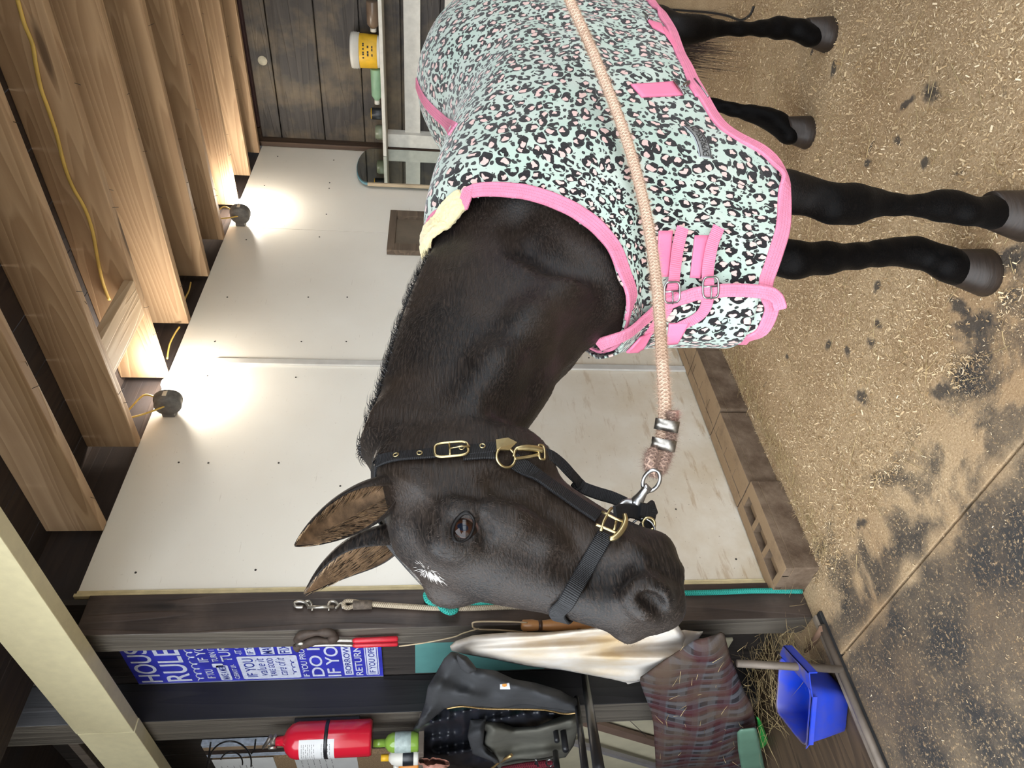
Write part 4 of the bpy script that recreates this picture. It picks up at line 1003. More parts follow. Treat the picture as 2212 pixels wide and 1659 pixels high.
# ---------------------------------------------------------------- the stall: floor, walls, ceiling
SPX = [(1862,858,.05,.03,.4),(2035,845,.055,.035,.7),(2105,700,.10,.05,.9),(2070,660,.05,.03,.3),(1960,222,.055,.016,.9),(2010,200,.05,.03,.2),(1938,303,.028,.018,0),(1873,352,.026,.016,.5),(1998,352,.025,.022,0),(1800,150,.022,.035,.4),(1753,115,.012,.02,0),(1830,760,.03,.02,0),(1790,745,.02,.03,0),(1700,770,.02,.012,0),(1895,700,.03,.02,.3),(1880,740,.03,.02,.1),(1860,1130,.045,.02,1.2),(1895,620,.02,.03,0),(2180,560,.09,.04,.8)]
SPOTS = [(*on(x, y, 2, 0)[:2], a, b, an) for x, y, a, b, an in SPX]
def mat_floor():
    k = NT('rubber matting', .75, 0, .35); v = k.coord(); tc = k.n('ShaderNodeTexCoord'); sp = k.n('ShaderNodeSeparateXYZ'); k.l(tc.outputs['Object'], sp.inputs[0])
    n = k.noise(v, 60, 5); rub = k.mix(n, (.022, .021, .021), (.055, .050, .046))
    sawn = k.noise(v, 150, 4, .7); saw = k.mix(k.ramp(sawn, [(.3, 0.), (.7, 1.)]), (.30, .20, .105), (.62, .46, .28))
    warm = k.noise(v, 1.6, 3); saw = k.mix(k.ramp(warm, [(.42, 0.), (.62, .55)]), saw, (.24, .135, .06))
    big = k.noise(v, 3.2, 6, .62, .4); edge = k.math('MULTIPLY_ADD', k.math('SUBTRACT', big, .5), 1.5, sp.outputs[0])
    cover = k.ramp(edge, [(0, 0.), (1, 1.)]); cover = k.ramp(k.math('MULTIPLY_ADD', edge, 2.2, -2.45), [(0, .0), (.35, 1.)])
    speck = k.noise(v, 85, 5, .75, .2); spk = k.ramp(speck, [(.535, 0.), (.60, .85)])
    film = k.ramp(k.noise(v, 5, 5, .6), [(.40, 0.), (.70, .42)])
    # sawdust gathers along the joint between two mats
    sm = k.math('ABSOLUTE', k.math('SUBTRACT', sp.outputs[0], 1.03)); drift = k.ramp(k.math('ADD', k.math('MULTIPLY', sm, 6), k.math('MULTIPLY', k.noise(v, 7, 4), .9)), [(.42, .9), (.72, 0.)])
    f = k.math('MAXIMUM', k.math('MAXIMUM', cover, spk), k.math('MAXIMUM', film, drift))
    holes = k.ramp(k.noise(v, 7.5, 4, .55, .5), [(.25, 0.), (.31, 1.)]); f = k.math('MULTIPLY', f, holes)
    for (cx_, cy_, a_, b_, an_) in SPOTS:                     # damp hoof prints and scrapes that bare the dark matting
        mp = k.n('ShaderNodeMapping', vector_type='TEXTURE'); mp.inputs['Location'].default_value = (cx_, cy_, 0); mp.inputs['Rotation'].default_value = (0, 0, an_); mp.inputs['Scale'].default_value = (a_, b_, 1); k.l(tc.outputs['Object'], mp.inputs[0])
        ln = k.n('ShaderNodeVectorMath', operation='LENGTH'); k.l(mp.outputs[0], ln.inputs[0]); dd = k.math('MULTIPLY_ADD', k.math('SUBTRACT', k.noise(v, 38, 4), .5), 1.6, ln.outputs['Value'])
        f = k.math('MULTIPLY', f, k.ramp(dd, [(.45, .12), (.95, 1.)]))
    k.col(k.mix(f, rub, saw)); k.bump(k.math('ADD', k.math('MULTIPLY', sawn, .6), k.math('MULTIPLY', f, .5)), .7, .006)
    k.rough(k.ramp(f, [(0, .62), (1, .95)])); return k.m
M_floor = mat_floor()
def joint_floor():
    bm = bmesh.new(); X = [-2.2, 1.022, 1.030, 5.2]
    add_box(bm, (-2.2, -2.5, -.06), (1.022, 2.18, 0), .003); add_box(bm, (1.030, -2.5, -.06), (5.2, 2.6, 0), .003); add_box(bm, (-2.2, 2.16, -.08), (1.42, 6, -.03)); add_box(bm, (.9, 2.1, -.09), (1.5, 2.6, -.056)); add_box(bm, (.9, -2.5, -.08), (1.2, 2.4, -.055))
    return bm
struct(obj('floor', joint_floor(), M_floor))
# loose shavings: flat curled flakes, too many to count
def flakes(n, pos, size, name, mat, label, cat, th=.35, zoff=.002):
    vs = np.zeros((n*4, 3)); P = pos(n); a = RNG.uniform(0, 6.283, n); L = size[0]*RNG.lognormal(0, .38, n)*np.where(P[:, 0] < 1.26, .58, 1.0); Wd = L*RNG.uniform(.12, .36, n); ti = RNG.normal(0, th, n); tj = RNG.normal(0, th, n)
    ux = np.stack([np.cos(a)*np.cos(ti), np.sin(a)*np.cos(ti), np.sin(ti)], 1); wx = np.stack([-np.sin(a)*np.cos(tj), np.cos(a)*np.cos(tj), np.sin(tj)], 1)
    for k, (i, j) in enumerate(((-1, -1), (1, -1), (1, 1), (-1, 1))): vs[k::4] = P + ux*(i*L/2)[:, None] + wx*(j*Wd/2)[:, None]
    lift = np.abs(np.sin(ti))*L/2 + np.abs(np.sin(tj))*Wd/2; vs[:, 2] += np.repeat(lift, 4) + zoff
    me = bpy.data.meshes.new(name); me.vertices.add(n*4); me.vertices.foreach_set('co', vs.astype(np.float32).ravel()); me.loops.add(n*4); me.loops.foreach_set('vertex_index', np.arange(n*4, dtype=np.int32))
    me.polygons.add(n); me.polygons.foreach_set('loop_start', np.arange(0, n*4, 4, dtype=np.int32)); me.update(calc_edges=True)
    c = np.repeat(RNG.random(n), 4).astype(np.float32); at = me.attributes.new('tone', 'FLOAT', 'POINT'); at.data.foreach_set('value', c)
    o = obj(name, me, mat); o['kind'] = 'stuff'; o['label'] = label; o['category'] = cat; return o
def tone_mat(name, stops, rough=.9):
    k = NT(name, rough, 0, .2); at = k.n('ShaderNodeAttribute', attribute_name='tone'); k.col(k.ramp(at.outputs['Fac'], stops)); return k.m
M_saw = tone_mat('wood shavings', [(0, (.24, .15, .07)), (.35, (.42, .29, .155)), (.8, (.60, .45, .27)), (1, (.78, .64, .44))])
def saw_pos(n):
    x = RNG.uniform(.45, 3.6, n*2); y = RNG.uniform(.2, 2.2, n*2); p = np.where(x > 1.28, 1, np.exp(-((1.28 - x)/.10)**2)*.8 + .10); p = np.where(y > 2.16, 0, p)
    for cx_, cy_, a_, b_, an_ in SPOTS: p = np.where(np.hypot(x - cx_, y - cy_) < max(a_, b_)*.8, p*.12, p)
    near = np.hypot(x, y); p = p*np.clip(2.4/near, .15, 1)**1.3; k = RNG.random(n*2) < p; x, y = x[k][:n], y[k][:n]; return np.stack([x, y, np.zeros(len(x))], 1)
def flakes_n(n, posf, **kw):
    P = posf(n); return flakes(len(P), lambda q: P, **kw)
flakes_n(190000, saw_pos, size=(.0054,), name='sawdust', mat=M_saw, label='pale wood shavings strewn over the stall floor', cat='sawdust')
flakes_n(2200, saw_pos, size=(.0082,), name='shavings', mat=M_saw, label='larger curled wood chips lying among the sawdust', cat='wood chips', th=.5)
def hay(n, pos, L, name, label, cat, mat, r=.0011, flat=.18, parent=None):
    ro = pos(n); a = RNG.uniform(0, 6.283, n); d = np.stack([np.cos(a), np.sin(a), RNG.normal(0, flat, n)], 1)
    o = strands([tuple(p) for p in ro], [tuple(q) for q in d], list(RNG.uniform(L[0], L[1], n)), r, [tuple(q) for q in RNG.normal(0, .12, (n, 3))*np.array([1, 1, .3])], name, mat, None, 4)
    o['kind'] = 'stuff'; o['label'] = label; o['category'] = cat; return o
M_hay = flat_mat('hay', (.42, .31, .15), .8, var=.4, scale=25)
hay(260, lambda n: np.stack([RNG.uniform(1.2, 3.2, n), RNG.uniform(.5, 2.05, n), RNG.uniform(.004, .012, n)], 1), (.04, .16), 'straw', 'stray straw stalks scattered on the sawdust', 'straw', M_hay, flat=.02)
hay(900, lambda n: np.stack([RNG.uniform(1.3, 3.2, n), 2.02 + np.abs(RNG.normal(0, .05, n))*-1 + .03, RNG.uniform(.004, .02, n)], 1), (.02, .08), 'chaff', 'tangled chaff heaped along the foot of the concrete blocks', 'chaff', M_hay, r=.0008, flat=.15)

# white panelled wall
def panel_mat():
    k = NT('white panel', .30, 0, .45); v = k.coord(); big = k.noise(v, 1.3, 4); tc = k.n('ShaderNodeTexCoord'); sp = k.n('ShaderNodeSeparateXYZ'); k.l(tc.outputs['Object'], sp.inputs[0])
    base = k.mix(k.ramp(big, [(.35, 0.), (.65, 1.)]), (.77, .725, .64), (.83, .795, .715))
    low = k.ramp(k.math('MULTIPLY', sp.outputs[2], .5), [(.05, 1.), (.42, .45), (.62, .0)]); dn = k.noise(v, 3.5, 5, .65); dirt = k.math('MULTIPLY', low, k.ramp(dn, [(.30, .25), (.65, 1.)]))
    c = k.mix(k.math('MULTIPLY', dirt, .72), base, (.50, .385, .23)); smear = k.noise(k.coord((3, 3, 16)), 1.8, 5, .6); c = k.mix(k.math('MULTIPLY', k.math('MULTIPLY', k.ramp(smear, [(.58, 0.), (.68, 1.)]), low), .55), c, (.36, .22, .09))
    sp_ = k.noise(k.coord((26, 26, 26)), 3.2, 3, .5); spots = k.math('MULTIPLY', k.ramp(sp_, [(.69, 0.), (.73, 1.)]), k.ramp(sp.outputs[2], [(.1, .7), (1.5, .15)])); c = k.mix(spots, c, (.20, .13, .07))
    scr = k.noise(k.coord((4, 4, 60)), 2.2, 3, .5); c = k.mix(k.ramp(scr, [(.70, 0.), (.73, .25)]), c, (.35, .28, .2))
    k.col(c); k.bump(k.noise(v, 2.0, 2), .12, .05); return k.m
M_panel = panel_mat(); YW = 2.27
bm = bmesh.new(); EX = [1.362, 2.558, 3.738, 4.86]
for a, b in zip(EX[:-1], EX[1:]): add_box(bm, (a+.0015, YW, .095), (b-.0015, YW+.012, 2.555), .0015)
add_box(bm, (1.36, YW+.012, .0), (4.9, YW+.10, 2.50), 0)
struct(obj('wall_back', bm, M_panel))
M_screw = flat_mat('dull screw', (.05, .045, .04), .5, .8)
bm = bmesh.new()
SCR = [(868,1238),(1640,1231)]
for px, py in ((293,1237),(552,1231),(450,1000),(602,1000),(735,1050),(1000,1010),(386,1549*0+999),(448,812),(639,815),(464,738),(651,738),(491,642),(666,642),(532,518),(690,512),(712,395),(705,463),(571,401),(711,407),(600,338),(721,346),(1272,773),(1590,1208),(1460,1100),(750,642),(748,738),(895,395)):
    p = on(px, py, 1, YW); add_lathe(bm, [(0, -.0022), (.0032, -.0022), (.0042, 0), (.0042, .001)], tuple(p), (0, 1, 0), 10)
struct(obj('trim_1', bm, M_screw))                        # panel screws
M_batten = flat_mat('dusty plastic batten', (.52, .50, .46), .5, var=.1)
bz = on(463, 782, 1, YW)[2]; struct(obj('trim_2', box((2.538, YW-.012, .10), (2.574, YW, bz), .003), M_batten))
M_yell = flat_mat('yellowed edge strip', (.62, .52, .30), .6, var=.15, scale=20)
struct(obj('trim_3', add_box(box((1.362, YW-.004, .095), (1.374, YW, 2.555)), (1.350, YW-.010, .08), (1.3615, YW+.01, 2.56), .002, 0), M_yell))
# concrete blocks along the foot of the wall
def block_mat():
    k = NT('dusty concrete', .9, 0, .2); v = k.coord(); n = k.noise(v, 9, 6, .65); f = k.noise(v, 90, 4, .7)
    c = k.mix(k.ramp(n, [(.35, 0.), (.65, 1.)]), (.085, .055, .035), (.20, .145, .10)); geo = k.n('ShaderNodeNewGeometry'); sp = k.n('ShaderNodeSeparateXYZ'); k.l(geo.outputs['Normal'], sp.inputs[0])
    dust = k.math('MULTIPLY', k.ramp(sp.outputs[2], [(.3, 0.), (.8, 1.)]), k.ramp(n, [(.30, .5), (.5, 1.)])); c = k.mix(dust, c, (.30, .205, .12)); k.col(c); k.bump(f, .5, .004); return k.m
M_block = block_mat(); zb = .125
KX = [1.30, 1.70, 2.10, 2.50, 2.90, 3.30, 3.70, 4.10, 4.50, 4.86]
for i, (a, b) in enumerate(zip(KX[:-1], KX[1:])):
    dy = [0, .02, .006, .012, 0, .01, .004, .012, 0][i]; bm = bmesh.new(); y0, y1 = 2.085+dy, 2.262
    add_box(bm, (a+.003, y0, -.055), (b-.003, y1, zb-.03), .004)
    # hollow cores open at the top, half filled with dust
    xs = [a+.003, a+.030, a+.125, a+.150, a+.245, a+.270, b-.033, b-.003]
    add_box(bm, (a+.003, y0, zb-.03), (b-.003, y0+.058, zb), .003); add_box(bm, (a+.003, y1-.052, zb-.03), (b-.003, y1, zb), .003)
    for p, q in ((xs[0], xs[1]), (xs[2], xs[3]), (xs[4], xs[5]), (xs[6], xs[7])): add_box(bm, (p, y0+.05, zb-.03), (q, y1-.045, zb-.002))
    if i > 0: add_box(bm, (a+.01, y0+.02, zb-.03), (b-.01, y1-.02, zb-.004))
    o = obj('concrete_block', bm, M_block); tag(o, 'hollow concrete block on the floor, %s from the left end along the white wall' % ['first', 'second', 'third', 'fourth', 'fifth', 'sixth', 'seventh', 'eighth', 'ninth'][i], 'concrete block', 'concrete blocks along the wall foot')

# dark plank wall on the right
XR = 4.88
M_plank = wood_mat('old dark planks', (.046, .037, .031), (.013, .010, .009), 'Y', 7, .55, 1.0, .5, stain=(.13, .095, .055))
bm = bmesh.new(); zz = [0, .26, .52, .80, 1.08, 1.35, 1.60, 1.86, 2.135, 2.43, 2.76]
for a, b in zip(zz[:-1], zz[1:]): add_box(bm, (XR, -2.2, a+.003), (XR+.03, 2.27, b-.003), .004)
add_box(bm, (XR+.03, -2.2, 0), (XR+.05, 2.27, 2.76)); struct(obj('wall_right', bm, M_plank))
M_brown = wood_mat('brown corner board', (.090, .052, .030), (.030, .017, .012), 'Z', 7, .7, 1.0, .4)
struct(obj('trim_4', box((4.80, 2.235, 0), (XR-.001, 2.268, 2.60), .004), M_brown))
struct(obj('trim_5', box((4.84, 2.16, 2.56), (XR-.001, 2.268, 2.72), .004), M_brown))
M_red = flat_mat('dark red paint', (.045, .016, .018), .6, var=.3)
struct(obj('trim_6', box((4.83, -.8, 2.56), (XR-.001, 2.15, 2.735), .004), M_red))
p = on(567, 131, 0, XR-.002); kn = lathe([(0, -.004), (.028, -.004), (.030, 0)], origin=tuple(p), axis=(1, 0, 0), seg=24)
struct(obj('trim_7', kn, flat_mat('pale plugged knot', (.50, .46, .36), .6, var=.2, scale=60)))

# ceiling
M_deck = wood_mat('dark ceiling boards', (.045, .028, .020), (.018, .011, .009), 'X', 6, .8, 1.0, .3, stain=(.028, .022, .022))
M_joist = wood_mat('pine joist', (.50, .345, .205), (.30, .180, .095), 'Y', 9, .72, .7, .25)
bm = bmesh.new(); y = -1.2
while y < 2.5: add_box(bm, (.2, y+.002, 2.745), (4.95, y+.198, 2.765)); y += .2
struct(obj('ceiling', bm, M_deck))
bm = bmesh.new(); add_box(bm, (1.34, 2.30, 2.50), (4.9, 2.42, 2.745)); struct(obj('trim_8', bm, M_deck))
JX = [1.255+.40, 2.062, 2.472, 2.862, 3.262, 3.622, 4.012, 4.392, 4.72]; WHERE = ['first', 'second', 'third', 'fourth', 'fifth', 'sixth', 'seventh', 'eighth', 'ninth']
for i, x in enumerate(JX):
    bm = add_box(bmesh.new(), (x-.040, -.70, 2.55), (x, 2.262, 2.744), .003)
    tag(obj('ceiling_joist', bm, M_joist), 'pine ceiling joist, %s from the pale yellow beam' % WHERE[i], 'joist', 'ceiling joists')
bm = bmesh.new(); add_box(bm, (2.0625, 1.735, 2.552), (2.4315, 1.90, 2.590), .003)
tag(obj('blocking', bm, wood_mat('pale blocking', (.62, .48, .33), (.42, .29, .17), 'X', 8, .75, .7, .3)), 'short flat board wedged between two ceiling joists near the lamp', 'board')
bm = bmesh.new(); rr = random.Random(3)
for x in JX:
    for _ in range(7):
        y = rr.uniform(.2, 2.1); z = 2.548; add_tube(bm, [(x - rr.uniform(0, .04), y, z+.004), (x - rr.uniform(.0, .03), y + rr.uniform(-.01, .01), z - rr.uniform(.006, .018))], .0009, seg=5)
o = obj('nail', bm, M_screw); struct(o); o.name = 'trim_9'
# yellow electric cable clipped to the second joist
M_cable = flat_mat('yellow cable', (.62, .42, .10), .5, var=.15)
CB = [(38,0),(52,50),(70,95),(77,138),(88,190),(104,235),(122,290),(137,350),(155,400),(183,450),(200,500),(211,560),(222,610),(236,648)]
P = [Vector(on(x, y, 0, 2.472-.040-.006)) for x, y in CB]; P = [p if p.z < 2.74 else Vector((p.x, p.y, 2.738)) for p in P]
tag(obj('electric_cable', tube([Vector(q) for q in smooth_path(P, 5)], .0046, seg=8, flat=1.5), M_cable, smooth=True), 'yellow electric cable running along the side of a ceiling joist', 'cable')
# two bare bulbs in round boxes at the top of the white wall
def lamp(bulb_px, box_px, label, power):
    b = Vector(on(*bulb_px, 1, 2.195)); c = Vector(on(*box_px, 1, 2.20)); t = thing('wall_lamp', label, 'lamp', tuple(c), 'bare bulbs under the ceiling')
    ax = (b - c).normalized(); M_box = MATS.get('dusty lamp box') or flat_mat('dusty lamp box', (.10, .095, .09), .55, var=.3, scale=50, bump=.3)
    L = (b - c).length
    child(obj('junction_box', lathe([(0, -.034), (.050, -.034), (.054, -.028), (.054, .0), (.058, .002), (.058, .012), (.046, .020), (.030, .032), (.026, .05), (.0, .05)], origin=tuple(c), axis=tuple(ax), seg=32), M_box), t)
    pl = obj('label_plate', box((-.014, -.002, -.008), (.014, .001, .008)), flat_mat('paper tag', (.6, .55, .45), .7)); pl.location = c + Vector((.0, -.0555, 0)) - ax*.012; child(pl, t)
    child(obj('bracket', box((c.x-.03, c.y+.045, c.z-.02), (c.x+.03, YW-.001, c.z+.03), .003), M_box), t)
    k = NT('lit bulb', .3); k.b.inputs['Base Color'].default_value = (1, 1, 1, 1); k.b.inputs['Emission Color'].default_value = (1, .95, .86, 1); k.b.inputs['Emission Strength'].default_value = 60
    child(obj('bulb', lathe([(0, .046), (.014, .048), (.016, .060), (.026, .078), (.031, .096), (.029, .112), (.019, .126), (.0, .132)], origin=tuple(c), axis=tuple(ax), seg=24), k.m), t)
    ld = bpy.data.lights.new('bulb_light', 'POINT'); ld.energy = power; ld.color = (1.0, .93, .82); ld.shadow_soft_size = .03; lo = bpy.data.objects.new('bulb_light', ld); COL.objects.link(lo); lo.location = c + ax*.10 + Vector((0, -.045, -.01)) - ax*0; lo.location = c + ax*.165 + Vector((0, -.03, -.02)); child(lo, t)
    P = smooth_path([c - ax*.03 + Vector((0, 0, .01)), c + Vector((-.09, -.02, .05)), c + Vector((-.15, -.05, .10)), c + Vector((-.17, -.06, .16))], 6)
    child(obj('cable', tube(P, .004, seg=7), M_cable, smooth=True), t)
    P = smooth_path([c + Vector((.0, -.02, .045)), c + Vector((-.02, -.05, .08)), c + Vector((-.10, -.04, .12)), c + Vector((-.16, -.02, .17))], 6)
    child(obj('cable', tube(P, .004, seg=7), M_cable, smooth=True), t)
    return t
lamp((365, 820), (363, 866), 'bare lit bulb above the white wall, the nearer one', 12)
lamp((521, 430), (519, 461), 'bare lit bulb above the white wall, the farther one by the corner', 12)
for a in ([(412,610),(408,628),(400,645),(397,660)], [(388,706),(378,720),(366,745),(361,775)]):
    P = smooth_path([Vector(on(x, y, 1, 2.24)) for x, y in a], 6); tag(obj('cable_end', tube(P, .004, seg=7), M_cable, smooth=True), 'cream cable looping down behind a joist, %s' % ('upper of two' if a[0][0] > 400 else 'just above the nearer bulb'), 'cable')

# unseen barn behind the camera, added to shape the light: boarded walls with a long opening, the far side of the tack passage, the rest of the roof
M_barn = wood_mat('barn boards', (.16, .11, .075), (.07, .048, .035), 'X', 6, .8, 1.0, .3)
bm = box((-2.2, -2.3, 0), (5.2, -2.26, .90)); add_box(bm, (-2.2, -2.3, 2.15), (5.2, -2.26, 2.84))
for x in (-1.2, .6, 2.4, 4.2): add_box(bm, (x, -2.34, .90), (x+.14, -2.24, 2.15))
struct(obj('wall_front', bm, M_barn)); struct(obj('ceiling.002', box((-2.2, -2.6, 2.80), (4.95, -1.2, 2.83)), M_deck))  # unseen boards, posts and roof piece narrow the sky light and its glints
bm = box((-.64, 2.5, -.05), (-.60, 5.3, 3.02)); add_box(bm, (-.6, 5.2, -.05), (1.4, 5.24, 3.02)); struct(obj('wall_left.001', bm, M_barn))  # unseen walls added to keep sky light off the tack side

struct(obj('floor.002', box((-30, -30, -.30), (30, 30, -.12)), flat_mat('yard earth', (.36, .33, .28), .95, var=.15, scale=.6)))  # unseen ground added to stop sky light from below and bounce some back
# ---------------------------------------------------------------- right wall fittings
M_wpaint = flat_mat('chipped white paint', (.62, .60, .54), .55, var=.10, scale=22, bump=.25, bscale=70)
def wallY(y): return on(700, y, 0, 4.70)[1]
rack = thing('shelf_rack', 'white painted wooden shelf rack fixed to the dark plank wall', 'shelf rack', (4.75, 1.6, 1.5))
child(obj('shelf', box((4.66, .2, 1.700), (4.879, 2.232, 1.722), .002), M_wpaint), rack)
child(obj('rail', box((4.842, .2, 1.475), (4.864, 2.19, 1.580), .003), M_wpaint), rack)
child(obj('rail', box((4.842, .2, 1.20), (4.864, 2.19, 1.325), .003), M_wpaint), rack)
child(obj('end_post', box((4.80, 2.135, .9), (4.879, 2.228, 1.699), .003), M_wpaint), rack)
def canister(name, label, cat, px, r, z0, z1, mat, prof=None, x=4.77, group=None):
    p = on(*px, 0, x); pr = prof or [(0, z0), (r*.97, z0), (r, z0+.005), (r, z1-.005), (r*.97, z1), (0, z1)]
    return tag(obj(name, lathe(pr, origin=(x, p[1], 0), seg=28), mat), label, cat, group)
tb = thing('tub', 'white plastic tub with a yellow label on the white rack shelf', 'tub', (4.76, on(790, 110, 0, 4.76)[1], 1.722)); yb = tb.location.y
M_white = flat_mat('white plastic', (.66, .64, .58), .45, var=.08)
child(obj('body', lathe([(0, 1.723), (.092, 1.723), (.095, 1.728), (.098, 1.855), (0, 1.855)], origin=(4.76, yb, 0), seg=36), M_white), tb)
child(obj('lid', lathe([(.098, 1.850), (.106, 1.852), (.104, 1.866), (.107, 1.868), (.105, 1.882), (.107, 1.884), (.104, 1.902), (.09, 1.906), (0, 1.906)], origin=(4.76, yb, 0), seg=36), M_white), tb)
M_ylab = flat_mat('yellow label', (.72, .42, .02), .5, var=.12, scale=25)
lab = child(obj('label', lathe([(.0965, 1.74), (.0985, 1.745), (.1000, 1.848), (.0985, 1.850)], origin=(4.76, yb, 0), seg=36), M_ylab), tb)
def on_cyl(cx, cy, r, a_mid, aw, z0, z1): return lambda u, v: Vector((cx + r*math.cos(a_mid + (u-.5)*aw), cy + r*math.sin(a_mid + (u-.5)*aw), z0 + v*(z1-z0)))
am = math.atan2(0 - yb, 0 - 4.76)
for t_, z0, z1, aw in (('- -- - --', 1.818, 1.828, .9), ('-- -', 1.790, 1.800, .6), ('- --', 1.765, 1.773, .6)):
    x_ = map_text(t_, on_cyl(4.76, yb, .1012, am, aw, z0, z1), M_ink, 'lettering', None); x_.parent = lab
canister('bottle', 'brown bottle with a dark label and white cap lying beside the yellow tub', 'bottle', (798, 42), .03, 1.723, 1.80, None)
b_ = bpy.data.objects['bottle']; bpy.data.objects.remove(b_)
def lying(name, label, cat, px0, px1, z, r, mat, capmat, x=4.76):
    y0 = on(*px0, 0, x)[1]; y1 = on(*px1, 0, x)[1]; t = thing(name, label, cat, (x, (y0+y1)/2, 1.722)); L = abs(y1 - y0)
    child(obj('body', lathe([(0, 0), (r*.9, 0), (r, .006), (r, L*.75), (r*.45, L*.88), (r*.4, L*.9), (0, L*.9)], origin=(x, y0, z), axis=(0, 1 if y1 > y0 else -1, 0), seg=24), mat), t)
    child(obj('cap', lathe([(0, L*.88), (r*.5, L*.88), (r*.5, L), (0, L)], origin=(x, y0, z), axis=(0, 1 if y1 > y0 else -1, 0), seg=20), capmat), t); return t
lying('spray_bottle', 'clear brown bottle with a dark blue label at the far end of the rack', 'bottle', (805, 2), (805, 68), 1.762, .038, flat_mat('brown bottle', (.16, .11, .075), .3, var=.2), M_white)
lying('green_bottle', 'pale green and grey bottle lying on the rack shelf next to the tub', 'bottle', (806, 148), (806, 224), 1.757, .034, flat_mat('pale green plastic', (.24, .40, .26), .45, var=.15), M_white)
M_tape = flat_mat('black tape', (.012, .014, .018), .35, var=.2)
tp = thing('tape_roll', 'roll of black tape with a yellow edge on the rack shelf', 'tape', (4.76, on(805, 245, 0, 4.76)[1], 1.722)); yy = tp.location.y
child(obj('roll', lathe([(.0, 1.723), (.036, 1.723), (.038, 1.727), (.038, 1.790), (.036, 1.794), (0, 1.794)], origin=(4.76, yy, 0), seg=28), M_tape), tp)
child(obj('edge', lathe([(.0, 1.7945), (.034, 1.7945), (.034, 1.799), (0, 1.799)], origin=(4.76, yy, 0), seg=28), M_ylab), tp)
y2 = on(810, 285, 0, 4.76)[1]
tag(obj('round_tin', lathe([(0, 1.723), (.045, 1.723), (.048, 1.728), (.048, 1.765), (.043, 1.770), (.043, 1.775), (0, 1.775)], origin=(4.76, y2, 0), seg=28), flat_mat('dusty green jar', (.17, .19, .13), .35, var=.15)), 'squat dull green round tin on the rack shelf nearest the corner', 'tin')
# mirror with a rounded top on the white wall
mir_ = thing('mirror', 'frameless mirror with a rounded top hanging on the white wall by the corner', 'mirror', (4.53, 2.25, 1.6))
def outline_plate(pts, y0, th):
    bm = bmesh.new(); add_prism(bm, [(x, y0, z) for x, z in pts], (0, th, 0)); return bm
x0, x1, zt, zbt = 4.285, 4.775, 1.885, 1.18; xm = (x0+x1)/2
top = [(xm + (x1-xm)*math.cos(a), 1.80 + .085*math.sin(a)) for a in [math.pi*k/20 for k in range(21)]]
pts = top + [(x0, zbt), (x1, zbt)]
mm = NT('mirror glass', .03, 1.0); mm.col((.62, .66, .62)); ob = outline_plate(pts, 2.2335, .004); child(obj('glass', ob, mm.m), mir_)
child(obj('backing', outline_plate([((x - xm)*1.03 + xm, (z - 1.5)*1.01 + 1.5) for x, z in pts], 2.238, .012), flat_mat('blue backing board', (.10, .22, .26), .7)), mir_)
child(obj('edge_strip', box((4.262, 2.229, 1.18), (4.278, 2.25, 1.80), .002), flat_mat('pale wood edge', (.45, .36, .24), .7)), mir_)
# small framed opening
fr_ = thing('framed_panel', 'small weathered wooden frame hanging on the white wall behind the withers', 'picture frame', (3.72, 2.25, 1.55))
M_wfr = wood_mat('weathered frame', (.17, .12, .08), (.07, .05, .035), 'X', 7, .8, 1.0, .4)
bm = bmesh.new(); X0_, X1_, Z0_, Z1_ = 3.500, 3.948, 1.30, 1.638
for lo, hi in (((X0_, 2.235, Z1_-.042), (X1_, 2.268, Z1_)), ((X0_, 2.235, Z0_), (X1_, 2.268, Z0_+.042)), ((X0_, 2.2355, Z0_+.042), (X0_+.072, 2.268, Z1_-.042)), ((X1_-.068, 2.2355, Z0_+.042), (X1_, 2.268, Z1_-.042))): add_box(bm, lo, hi, .002)
child(obj('frame', bm, M_wfr), fr_); child(obj('panel', box((X0_+.07, 2.258, Z0_+.04), (X1_-.066, 2.266, Z1_-.04)), flat_mat('dusty pane', (.15, .115, .08), .4, var=.15)), fr_)

# ---------------------------------------------------------------- tack side: posts, beam, wall
M_post = wood_mat('dark creosoted post', (.052, .035, .028), (.014, .010, .009), 'Z', 6, .50, 1.0, .45, stain=(.085, .062, .050))
M_post2 = wood_mat('grey post side', (.15, .13, .105), (.05, .043, .036), 'Z', 7, .45, 1.0, .5)
def two_face(lo, hi, side_mat, front_mat):                 # wood block whose -X face is a different colour
    bm = box(lo, hi, .003); bm.normal_update()
    for f in bm.faces: f.material_index = 1 if f.normal.x < -.7 else 0
    return bm
tag(obj('wooden_post', two_face((1.203, 2.25, 0), (1.347, 2.362, 2.502), 0, 0), [M_post, M_post2]), 'dark wooden post at the left end of the white wall, hung with ropes', 'post')  # grey -X side puts the sky's sheen into the colour
M_bpost = wood_mat('black stained post', (.018, .016, .017), (.006, .006, .007), 'Z', 6, .5, 1.0, .3)
tag(obj('wooden_post', two_face((1.172, 2.856, 0), (1.322, 3.035, 3.0), 0, 0), [M_bpost, M_post2]), 'black and grey wooden post holding the fire extinguisher', 'post')
M_beam = flat_mat('pale yellow paint', (.66, .59, .37), .5, var=.05, scale=26, bump=.3, bscale=90, bdist=.002)
bm = bmesh.new(); yj = on(200, 1585, 0, 1.11)[1]
add_box(bm, (1.11, -1.0, 2.431), (1.162, yj-.001, 2.628), .003); add_box(bm, (1.11, yj+.001, 2.428), (1.162, 4.6, 2.625), .003)
tag(obj('beam', bm, M_beam), 'pale yellow painted beam running above the dark post', 'beam')
M_tack = wood_mat('dark wall boards', (.050, .040, .034), (.016, .013, .012), 'Z', 6, .7, 1.0, .4)
bm = bmesh.new(); y = 2.10
